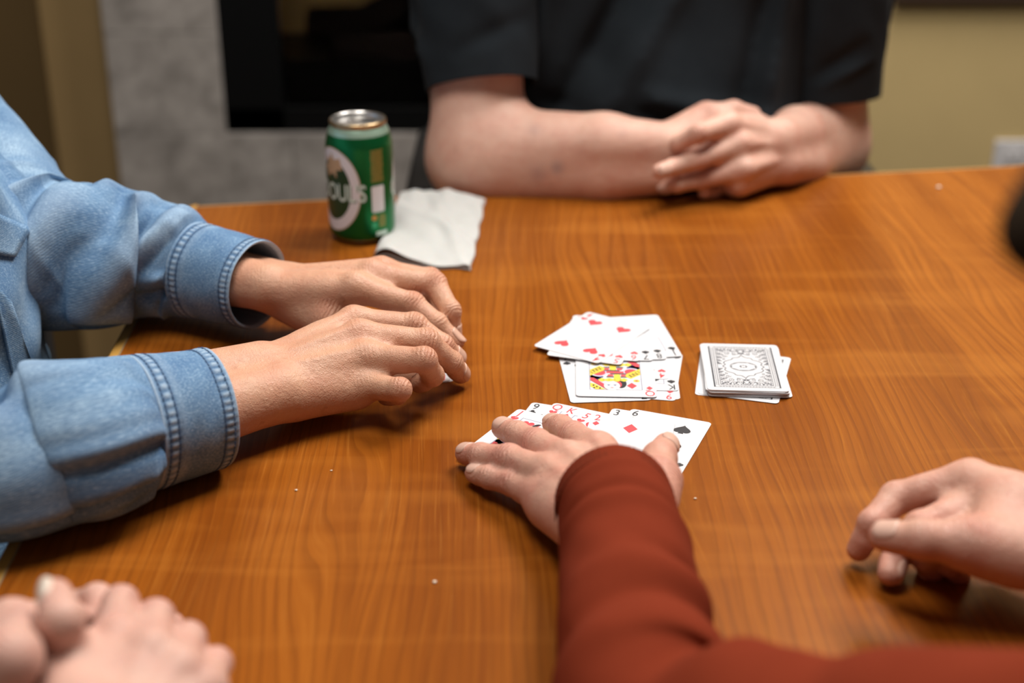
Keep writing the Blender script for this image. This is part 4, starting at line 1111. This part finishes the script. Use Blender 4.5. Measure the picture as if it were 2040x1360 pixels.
def court_parts(suit):
    H = {c: Ink() for c in ('black', 'red', 'yellow', 'blue', 'lav', 'card')}
    def both(c, pts, z=0):
        H[c].poly(pts, z); H[c].poly([(-x, -y) for x, y in pts], z)
    def rot(c, pts, z=0): both(c, [(x, -y) for x, y in pts][::-1], z)       # drawn for the lower half, y down
    H['blue'].ring(20.6, 32.2, .38)
    rot('blue', [(-20, 3), (-10, 12), (-10, 15), (-13, 16), (-20, 10)], 1); rot('blue', [(20, -14), (20, -3), (17, 0), (9, -9), (12, -12)], 1)
    rot('lav', circ(-10.5, 17.5, 6.5, 5), 1); rot('lav', circ(13, -1, 7.2), 2); rot('red', circ(13, -1, 5.4), 3)
    rot('black', [(-4, 2), (9, 2), (9, 3.6), (4, 3.6), (4, 8), (11, 8), (11, 9.8), (-7, 9.8), (-7, 8), (-1, 8), (-1, 3.6), (-4, 3.6)], 4)
    rot('red', [(-7, 0), (7, 0), (7, 1.7), (-7, 1.7)], 4); rot('red', [(4.6, 4), (9.5, 4), (10.5, 7.6), (4.6, 7.6)], 4); rot('red', [(-1.6, 4), (-5.5, 4), (-6.5, 7.6), (-1.6, 7.6)], 4)
    rot('yellow', [(-.6, 3.8), (3.6, 3.8), (4.4, 12), (-1.4, 12)], 5)
    zz = [(-14, 14.5), (-11, 11), (-8, 13), (-5, 10.6), (-2, 12.6), (1, 10.4), (4, 12.6), (7, 10.8), (10, 14), (7, 17.4), (4, 15.6), (1, 17.6), (-2, 15.8), (-5, 17.8), (-8, 16), (-11, 18)]
    rot('yellow', zz, 6)
    for x in (-9.5, -5, -.5, 4): rot('black', circ(x, 14.3, .55, n=8), 7)
    rot('yellow', [(9, 3), (20, -7), (20.2, 4), (12, 12), (8, 8)], 5)
    for a, b in (((11, 4), (13, 9)), ((13.5, 1.5), (15.5, 6.5)), ((16, -1), (18, 4)), ((10.5, 6.8), (17, 1.4)), ((12, 9), (19, 2.2)), ((17.6, -3), (19.6, .5))):
        P = np.linspace(a, b, 5); P[:, 1] *= -1; H['black'].rib(P, .62, 8); H['black'].rib(-P, .62, 8)
    rot('red', [(-20, 10.5), (-17, 11), (-3, 30), (-7, 32), (-20, 15)], 5)
    for o in (0, 1): rot('black', [(-20, 15 + o * 0), (-20, 15.6), (-7.2, 32), (-6.8, 32)], 6)
    rot('yellow', [(-20, 20), (-16, 22), (-8.5, 31.6), (-16, 31.6), (-20, 27)], 5)
    for x, y in ((-17.5, 24.5), (-15, 27), (-12.5, 29.6), (-17, 29)): rot('black', circ(x, y, .9, 1.3, 8), 7)
    rot('black', circ(4, 20.5, 4.6, 8.6), 4); rot('red', circ(1.6, 22.5, 3.2, 6), 5)
    rot('card', circ(-3, 25, 6.4, 8.2), 8)
    for x in (-5.6, -.6):
        P = np.array([(x - 1.6, -23.6), (x, -22.9), (x + 1.6, -23.6)]); H['blue'].rib(P, .5, 10); H['blue'].rib(-P, .5, 10)
        rot('blue', circ(x, 24.2, .7, n=8), 10)
    rot('red', circ(-3, 28.6, 1.3, .6, 8), 10)
    rot('yellow', circ(16.6, 15.5, 2.6, 2.4), 4); rot('red', circ(16.6, 15.5, 1.1), 5)
    pi = Ink(); pip(pi, suit, -12.6, 24.5, 9.6, False, 6); pip(pi, suit, 12.6, -24.5, 9.6, True, 6)
    return [H[c].me('court_picture', M[c]) for c in H] + [pi.me('pip', M[INK[suit]])]
_bk = None
def back_parts():
    global _bk
    if _bk: return _bk
    k = Ink(); g = Ink()
    g.poly([(-25, -37.5), (25, -37.5), (25, 37.5), (-25, 37.5)], -1)
    k.ring(26, 38.6, .55, 0, 1.35); k.ring(22.3, 35.6, .42, 0, .5); k.ring(20.7, 34.2, .35, 0, .4)
    for i in range(-15, 16):
        for sx in (-1, 1): k.poly(circ(sx * 23.6, i * 2.3, .55, .62, 8), 1)
    for i in range(-9, 10):
        for sy in (-1, 1): k.poly([(i * 2.3 - .8, sy * 37.0 - .35), (i * 2.3 + .8, sy * 37.0 - .35), (i * 2.3 + .8, sy * 37.0 + .35), (i * 2.3 - .8, sy * 37.0 + .35)], 1)
    def four(pts, wd, z=1):
        P = np.array(pts, float)
        for sx in (1, -1):
            for sy in (1, -1): k.rib(P * (sx, sy), wd, z)
    def spiral(cx, cy, r, a0, turns, d=1, wd=.55):
        t = np.linspace(0, 1, 22); a = math.radians(a0) + d * t * turns * 2 * math.pi; rr = r * (1 - .82 * t)
        four(np.c_[cx + rr * np.cos(a), cy + rr * np.sin(a)], np.interp(t, [0, .6, 1], [wd * .7, wd * 1.2, wd * .8]))
    for cx, cy, r, a0, tn, d in ((16, 29.5, 3.9, 200, 1.6, 1), (9.5, 30.5, 2.6, 20, 1.4, -1), (16.8, 22.2, 2.9, 90, 1.5, -1), (11, 25, 2.6, 250, 1.4, 1), (4.6, 29.5, 2.3, 160, 1.3, 1), (18, 16, 2.3, 20, 1.5, 1),
                                  (13.5, 18.6, 2.2, 200, 1.3, -1), (18.4, 10.5, 1.8, 120, 1.3, -1), (6.2, 24.6, 2.0, 300, 1.3, -1), (1.6, 25.2, 1.6, 30, 1.2, 1), (18.6, 5.2, 1.6, 250, 1.2, 1), (14.8, 13.4, 1.5, 60, 1.2, 1)):
        spiral(cx, cy, r, a0, tn, d)
    for p, q in (((20, 33.4), (12.6, 27.6)), ((20, 26), (14, 21)), ((8, 33), (7.2, 27)), ((2.2, 33.4), (3, 27.6)), ((20, 19.4), (15.6, 15.6)), ((20, 13), (16.6, 9)), ((13, 33.4), (12.2, 30)), ((20, 8), (17, 3))):
        t = np.linspace(0, 1, 8); P = np.outer(1 - t, p) + np.outer(t, q); P[:, 0] += .6 * np.sin(t * 6); four(P, np.interp(t, [0, .4, 1], [.4, 1.5, .2]))
    for i in range(9): four([(20.2, 33.6 - i * 3.6), (19.0, 32.6 - i * 3.6)], .9)
    for i in range(7): four([(1.2 + i * 2.8, 33.8), (1.8 + i * 2.8, 32.6)], .9)
    # star-shaped cartouche and oval medallion
    st = [(0, 21.5), (3, 17.2), (7, 16.2), (8.6, 13), (13, 10.2), (15.4, 6.4), (14.2, 3.6), (16.6, 0)]
    P = catmull(st, 30); four(P, .75, 2)
    full = [tuple(p) for p in P] + [tuple(p * (1, -1)) for p in P[::-1]] + [tuple(p * (-1, -1)) for p in P] + [tuple(p * (-1, 1)) for p in P[::-1]]
    g.poly(full[::-1], 0)
    for rx, ry, wd in ((10.6, 8.2, .45), (9.6, 7.2, .8)): k.rib(circ(0, 0, rx, ry, 40) + [(rx, 0)], wd, 3)
    w_ = Ink()
    w_.poly([(9 * math.cos(a) * (1 - .12 * math.cos(8 * a)), 6.4 * math.sin(a) * (1 - .12 * math.cos(8 * a))) for a in np.linspace(0, 2 * math.pi, 64, endpoint=False)], 4)
    for i in range(8): k.poly(circ(2.6 * math.cos(i * .785), 2.0 * math.sin(i * .785), .9, .7, 8), 6)
    four([(0, 33.5), (2.4, 28), (0, 22.5)], .6, 2); four([(0, 27), (1.6, 24.6), (4, 22.6), (7, 22)], .6, 2)
    _bk = [k.me('back_pattern', M['back_ink']), g.me('back_tint', M['paper_grey']), w_.me('medallion', M['card'])]
    return _bk
_face = {}
ORD = 0
def card(rank, suit, label, px, py, z, ang, corner='C', group=None, back=False, flip=False, tilt=(0, 0)):
    """corner: which corner of the lying card (as it lies, before any 180 turn) sits at the seen point"""
    a = math.radians(ang); c, s_ = math.cos(a), math.sin(a)
    p = at(px, py, z + CT)[:2]
    off = {'C': (0, 0), 'TL': (-1, 1), 'TR': (1, 1), 'BL': (-1, -1), 'BR': (1, -1)}[corner]
    hx, hy = off[0] * (CW / 2 - .9), off[1] * (CH / 2 - .9)
    p = p - np.array([hx * c - hy * s_, hx * s_ + hy * c])
    o = link('playing_card', CARD); o.location = w((p[0], p[1], z)); o.rotation_euler = (math.radians(tilt[0]), math.radians(tilt[1]), a + (math.pi if flip else 0))
    tag(o, label, 'playing card', group)
    if back:
        for me in back_parts(): link(me.name.split('.')[0], me, None, o)
    elif rank:
        if (rank, suit) not in _face: _face[(rank, suit)] = (index_me(rank, suit), court_parts(suit) if rank in 'JQK' else [])
        im, cp = _face[(rank, suit)]
        for q in (0, 1): link('corner_index', im, None, o).rotation_euler = (0, 0, q * math.pi)
        for me in cp: link(me.name.split('.')[0], me, None, o)
        if rank in LAY:
            pos = []
            for x, y in LAY[rank]:
                pos.append((x * COLX, y, False))
                if y > 0 and not (rank == '7' and y == 13): pos.append((x * COLX, -y, True))
            if rank == 'A': pos = [(0, 0, False)]
            for x, y, fl in pos:
                q = link('pip', pip_me(suit), None, o); q.location = (x / 1000, y / 1000, 0); q.rotation_euler = (0, 0, math.pi if fl else 0)
    return o
# draw pile, backs up
G1 = 'face-down cards of the draw pile'
top = 6.6
lowc = [(1545, 797, 'BR', -10.0), (1574, 713, 'TR', -16.5), (1577, 790, 'BR', -2.5)]
for i, (px, py, cn, an) in enumerate(lowc):
    card(None, None, ['lowest face-down card of the draw pile, its front corner over the veneer', 'most twisted face-down card of the draw pile, two opposite corners sticking out', 'face-down card slid sideways out of the draw pile, its side margin showing'][i],
         px, py, .1 + i * .36, an, cn, G1, True)
for i in range(13):
    last = i == 12
    card(None, None, 'topmost ornate grey-backed card on the face-down draw pile' if last else 'white-edged card inside the neat face-down draw pile', 1481 + random.uniform(-1.6, 1.6) * (not last), 730 + random.uniform(-1, 1.2) * (not last) + (12 - i) * .9, 1.6 + i * .385, -3.4 + random.uniform(-1.4, 1.4) * (not last), 'C', G1, True)
# lower discard pile, face up
G2 = 'face-up cards of the discard pile below the fan'
card('2', 'D', 'face-up two of diamonds at the bottom of the discard pile', 1353, 794, .1, -3, 'BR', G2)
card('7', 'S', 'face-up seven of spades tilted out at the left of the discard pile', 1139, 801, .5, 4.5, 'BL', G2)
card('K', 'S', 'face-up king of spades beside the queen in the discard pile', 1350, 777, .9, -3, 'BR', G2)
card('9', 'D', 'face-up nine of diamonds slanting out under the end of the fan', 1358, 706, .3, -10, 'TR', G2)
card('4', 'H', 'second four of hearts, half under the queen in the discard pile', 1330, 754, 1.3, -4, 'BR', G2)
card('Q', 'D', 'queen of diamonds lying face up with its court picture showing', 1307, 790, 1.7, -2.2, 'BR', G2)
# the fan lying across it
G3 = 'face-up cards of the fan across the discard pile'
fan = [('J', 'S', 1357, 708, 8, 'BR', 'jack of spades at the outer end of the fan across the discard pile'), ('8', 'S', 1326, 714, 4, 'BR', 'eight of spades in the fan across the discard pile'),
       ('7', 'S', 1299, 717, -1, 'BR', 'seven of spades in the fan across the discard pile'), ('6', 'H', 1272, 718, -8, 'BR', 'six of hearts in the fan across the discard pile'),
       ('5', 'H', 1091, 706, -18, 'BL', 'five of hearts just under the top card of the fan'), ('4', 'H', 1065, 688, -34, 'BL', 'four of hearts lying on top of the fan')]
for i, (rk, su, px, py, an, cn, lab) in enumerate(fan): card(rk, su, lab, px, py, 2.2 + i * .38, an, cn, G3)
# the spread hand of cards under the maroon sleeve's hand
G4 = 'face-up cards spread under the hand'
spr = [('3', 'S', 1222, 814, -19, 'three of spades in the spread cards beside the six'), ('6', 'S', 1260, 815, -22, 'six of spades at the thumb end of the spread cards'),
       ('9', 'C', 1062, 802, -20, 'nine of clubs near the fingertip end of the spread cards'), ('Q', 'H', 1106, 803, -25, 'queen of hearts in the spread cards next to the nine'),
       ('K', 'D', 1136, 810, -31, 'king of diamonds showing its framed corner above the fingertips'), ('5', 'H', 1166, 820, -33, 'five of hearts almost hidden in the spread cards'),
       ('2', 'D', 1182, 824, -12, 'two of diamonds between finger and thumb in the spread cards'), ('J', 'H', 1034, 815, -30.5, 'jack of hearts on top at the fingertip end of the spread cards')]
for i, (rk, su, px, py, an, lab) in enumerate(spr): card(rk, su, lab, px, py, .1 + i * .38, an, 'TL', G4)
card(None, None, 'plain white card edge under the denim wearer\'s fingers', 902, 758, .1, 14, 'BR', 'cards gathered under the denim wearer\'s hands', True)
card('A', 'D', 'card gathered on top under the denim wearer\'s curled fingers', 896, 757, .5, 17, 'BR', 'cards gathered under the denim wearer\'s hands')

# ------------------------------------------------------------------ drink can
CX, CY = at(722, 488)[:2] + np.array([-2.0, 27.0])
can = empty('drink_can', (CX, CY, 0), 'opened green drink can with a white ring label beside the napkin', 'drink can')
def lathe(name, prof, mat, parent, n=96, cx=CX, cy=CY, closed=False):
    V = [(cx + r * math.cos(2 * math.pi * k / n), cy + r * math.sin(2 * math.pi * k / n), z) for r, z in prof for k in range(n)]
    Fc = [(i * n + k, i * n + (k + 1) % n, (i + 1) * n + (k + 1) % n, (i + 1) * n + k) for i in range(len(prof) - 1) for k in range(n)]
    if closed: Fc += [tuple(range(n - 1, -1, -1)) if True else (), tuple((len(prof) - 1) * n + k for k in range(n))]
    return mesh(name, V, Fc, mat, parent, True)
RB = 33.1
cb = lathe('can_body', [(29.6, 5.2), (31.4, 7.6), (32.6, 10.2), (RB, 13.5), (RB, 40), (RB, 70), (RB, 97), (32.7, 100.5), (31.6, 105), (30.2, 109.4)], M['can_green'], can)
lathe('base', [(0.5, 6), (20, 6), (23.2, 1.2), (24.6, 0.2), (26, .8), (27.6, 2.6), (29.6, 5.2), (29.7, 5.6)], M['aluminium'], can)
lathe('neck', [(30.2, 109.4), (29.3, 112.2), (28.0, 115), (26.6, 117.2)], plain('pale_green_neck', (0.42, .60, .47), .35, .5, .6), can)
lathe('rim', [(26.6, 117.0), (27.6, 117.8), (28.0, 119.0), (27.9, 121.2), (27.3, 122.0), (26.5, 122.1)], M['rim_gold'], can)
lathe('lid', [(26.5, 122.1), (25.6, 121.8), (25.0, 119.2), (24.2, 116.2), (22.8, 115.8), (22.2, 117.6), (21.4, 118.0), (0.3, 118.0)], M['aluminium'], can)
AZ0 = math.atan2(-CY, -CX)
pc = np.array([CX, CY])
def lidpt(a, b, z):   # a right, b away, as seen by the eye
    return (CX + a, CY + b, z)
mesh('mouth_opening', *prism([lidpt(9 + 9 * math.cos(t), 6 + 7 * math.sin(t), 0)[:2] for t in np.linspace(0, 2 * math.pi, 24, endpoint=False)], 118.05, 118.3), M['slot'], can)
tab = [(CX + math.cos(.35) * x - math.sin(.35) * y, CY + math.sin(.35) * x + math.cos(.35) * y) for x, y in [(q[0] * 1.0 - 7, q[1] - 3) for q in circ(0, 0, 10.5, 6.6, 24)]]
bevel(mesh('pull_tab', *prism(tab, 118.6, 120.0), M['aluminium'], can), .5)
def wrap(name, items, mat, lift=.12):
    """items: (verts in label mm (s around, z up), faces); bent round the can"""
    V, Fc = joinvf([(np.array([(a, b, 0) for a, b, *_ in v]), f) for v, f in items])
    bm = bmesh.new(); vs = [bm.verts.new(p) for p in V]
    for f in Fc:
        try: bm.faces.new([vs[i] for i in f])
        except ValueError: pass
    bmesh.ops.triangulate(bm, faces=bm.faces[:])
    for _ in range(3):
        E_ = [e for e in bm.edges if abs(e.verts[0].co.x - e.verts[1].co.x) > 2.2]
        if not E_: break
        bmesh.ops.subdivide_edges(bm, edges=E_, cuts=1); bmesh.ops.triangulate(bm, faces=[f for f in bm.faces if len(f.verts) > 3])
    V = []
    bm.verts.index_update()
    for v_ in bm.verts:
        th = AZ0 + v_.co.x / RB; r = RB + lift; V.append((CX + r * math.cos(th), CY + r * math.sin(th), v_.co.y))
    Fc = [[v_.index for v_ in f.verts] for f in bm.faces]; bm.free()
    return mesh(name, V, Fc, mat, cb)
def ell_ring(c, zc, a, b, t, n=64):
    o = [(c + a * math.cos(q), zc + b * math.sin(q)) for q in np.linspace(0, 2 * math.pi, n, endpoint=False)]; i_ = [(c + (a - t) * math.cos(q), zc + (b - t * 1.15) * math.sin(q)) for q in np.linspace(0, 2 * math.pi, n, endpoint=False)]
    return o + i_, [(k, (k + 1) % n, n + (k + 1) % n, n + k) for k in range(n)]
def rect(c, z, wd, ht): return [(c - wd / 2, z - ht / 2), (c + wd / 2, z - ht / 2), (c + wd / 2, z + ht / 2), (c - wd / 2, z + ht / 2)], [(0, 1, 2, 3)]
for k, a0 in enumerate((-54.0, 126.0)):
    c = math.radians(a0) * RB
    wrap('label_gold_line', [ell_ring(c, 57, 31.4, 42.4, 1.0)], M['ink_tan'], .10)
    wrap('label_ring', [ell_ring(c, 57, 30.6, 41.5, 9.2)], M['ink_white'], .13)
    wrap('label_field', [([(c + 21 * math.cos(q), 57 + 30.5 * math.sin(q)) for q in np.linspace(0, 2 * math.pi, 40, endpoint=False)], [tuple(range(40))])], M['ink_dgreen'], .10)
    star = [(c + (13.5 if i % 2 == 0 else 7.0) * math.cos(math.pi / 2 + i * math.pi / 7), 81 + (13.5 if i % 2 == 0 else 7.0) * math.sin(math.pi / 2 + i * math.pi / 7)) for i in range(14)]
    wrap('label_emblem', [(star, [tuple(range(14))])], M['ink_tan'], .16)
    v, f = text_vf("O'DOUL'S", 17.0, .035); wd_ = v[:, 0].max() - v[:, 0].min(); v2 = v.copy(); v2[:, 0] *= 72.0 / wd_; v2[:, 1] *= 1.42
    sh = [(x + c + 1.0, y + 53.2) for x, y, _ in v2]
    wrap('label_lettering_shadow', [(sh, f)], M['ink_dgreen'], .17)
    wrap('label_lettering', [([(x + c, y + 54) for x, y, _ in v2], f)], M['ink_silver'], .21)
s0 = math.radians(30) * RB
rows = [rect(s0 + random.uniform(-.4, .4), 66 + i * 1.55, 14 - random.uniform(0, 2), .75) for i in range(21)]
wrap('small_print', rows, M['ink_gold'])
wrap('barcode_panel', [(rrect(14, 27, 1.6), [tuple(range(24))])] if False else [([(x + s0, y + 48) for x, y in rrect(14, 27, 1.6)], [tuple(range(24))])], M['ink_white'])
wrap('recycling_mark', [([(x + s0 - 5, y + 29) for x, y in circ(0, 0, 2.6)], [tuple(range(20))])], M['ink_orange'])
wrap('deposit_mark', [([(x + s0 - 5, y + 21.5) for x, y in rrect(5, 6, 1)], [tuple(range(24))])], M['ink_lgreen'])
wrap('small_print', [rect(s0 + 4, 19.5 + i * 1.6, 8.5 - random.uniform(0, 1), .8) for i in range(8)], M['ink_gold'])
wrap('volume_strip', [rect(s0 + 3, 12.4, 13, 4.2)], M['ink_silver'])

# ------------------------------------------------------------------ napkin
q00, q10, q11, q01 = at(748, 528)[:2], at(938, 540)[:2], at(966, 404)[:2], at(800, 392)[:2]
def nap_xy(a, b): return (q00 * (1 - a) + q10 * a) * (1 - b) + (q01 * (1 - a) + q11 * a) * b
nap = empty('paper_napkin', (*nap_xy(.5, .5), 0), 'crumpled folded white paper napkin beside the green can', 'napkin')
def nap_h(a, b):
    e = min(1, .35 + 2.2 * b) * min(1, .4 + 2.5 * (1 - a))
    return 1.2 + 3.6 * e + 3.0 * e * math.sin(a * 5.5 + b * 4) * math.sin(b * 7 + 1) + 13 * math.exp(-((a - .14) / .2) ** 2 - ((b - .0) / .2) ** 2) + 7 * math.exp(-((a - .18) / .12) ** 2 - ((b - 1) / .14) ** 2) \
        + 5 * math.exp(-((a - .55) / .1) ** 2 - ((b - 1) / .18) ** 2) + 3.0 * math.exp(-((a + b * .6 - .95) / .06) ** 2) + 2.4 * math.exp(-((a * .5 + b - .8) / .05) ** 2) + 1.2 * math.sin(a * 17 + b * 9) * math.sin(b * 13)
def nap_sheet(name, inset, lift, bot):
    V = []; nq, nb = 64, 60
    for j in range(nb):
        b = j / (nb - 1)
        for i in range(nq):
            q = i / (nq - 1)
            if q < .44: a = 1 - q / .44 * .98; top = 0.0
            elif q > .56: a = .02 + (q - .56) / .44 * .98; top = 1.0
            else: t_ = (q - .44) / .12; a = .02 - .035 * math.sin(math.pi * t_); top = .5 - .5 * math.cos(math.pi * t_)
            a2 = a * (1 - inset) + .01 * math.sin(b * 23 + a * 3) * (a > .9); b2 = b * (1 - inset * .5) + inset * .2 + .012 * math.sin(a * 15 + lift)
            x, y = nap_xy(a2, b2); h = nap_h(a, b); z = bot + lift * .3 + (h * (1 if inset == 0 else .55) + lift - bot) * top + (0 if top > 0 else .12 * h * bot)
            V.append((x, y, max(z, .6)))
    Fc = [(j * nq + i, j * nq + i + 1, (j + 1) * nq + i + 1, (j + 1) * nq + i) for j in range(nb - 1) for i in range(nq - 1)]
    o = mesh(name, V, Fc, M['napkin'], nap, True); sm = o.modifiers.new('thickness', 'SOLIDIFY'); sm.thickness = .0004; sm.offset = 1
nap_sheet('outer_sheet', 0.0, 1.2, .8); nap_sheet('inner_sheet', 0.035, .8, 1.8)

# ------------------------------------------------------------------ crumbs
for px, py, r, lab in ((590, 976, 1.0, 'tiny pale crumb on the veneer between the denim cuff and the spread hand'), (866, 1159, 1.3, 'largest pale crumb on the bare veneer left of the maroon sleeve'),
                       (1385, 993, 1.0, 'tiny pale crumb on the veneer beside the maroon cuff'), (1870, 373, 2.6, 'pale crumb near the far table edge under the tan wall'), (660, 937, .8, 'smallest crumb on the veneer between the denim cuff and the spread hand')):
    p = at(px, py, r * .5); bm = bmesh.new(); bmesh.ops.create_icosphere(bm, subdivisions=2, radius=r)
    V = [np.array(v_.co[:]) * (1, .8, .6) * (1 + random.uniform(-.22, .22)) + p for v_ in bm.verts]; bm.verts.index_update(); Fc = [[v_.index for v_ in f.verts] for f in bm.faces]; bm.free()
    V = np.array(V); V[:, 2] -= V[:, 2].min() - .02
    tag(mesh('crumb', V, Fc, M['crumb'], None, True, origin=(p[0], p[1], 0)), lab, 'crumb', 'crumbs on the table')
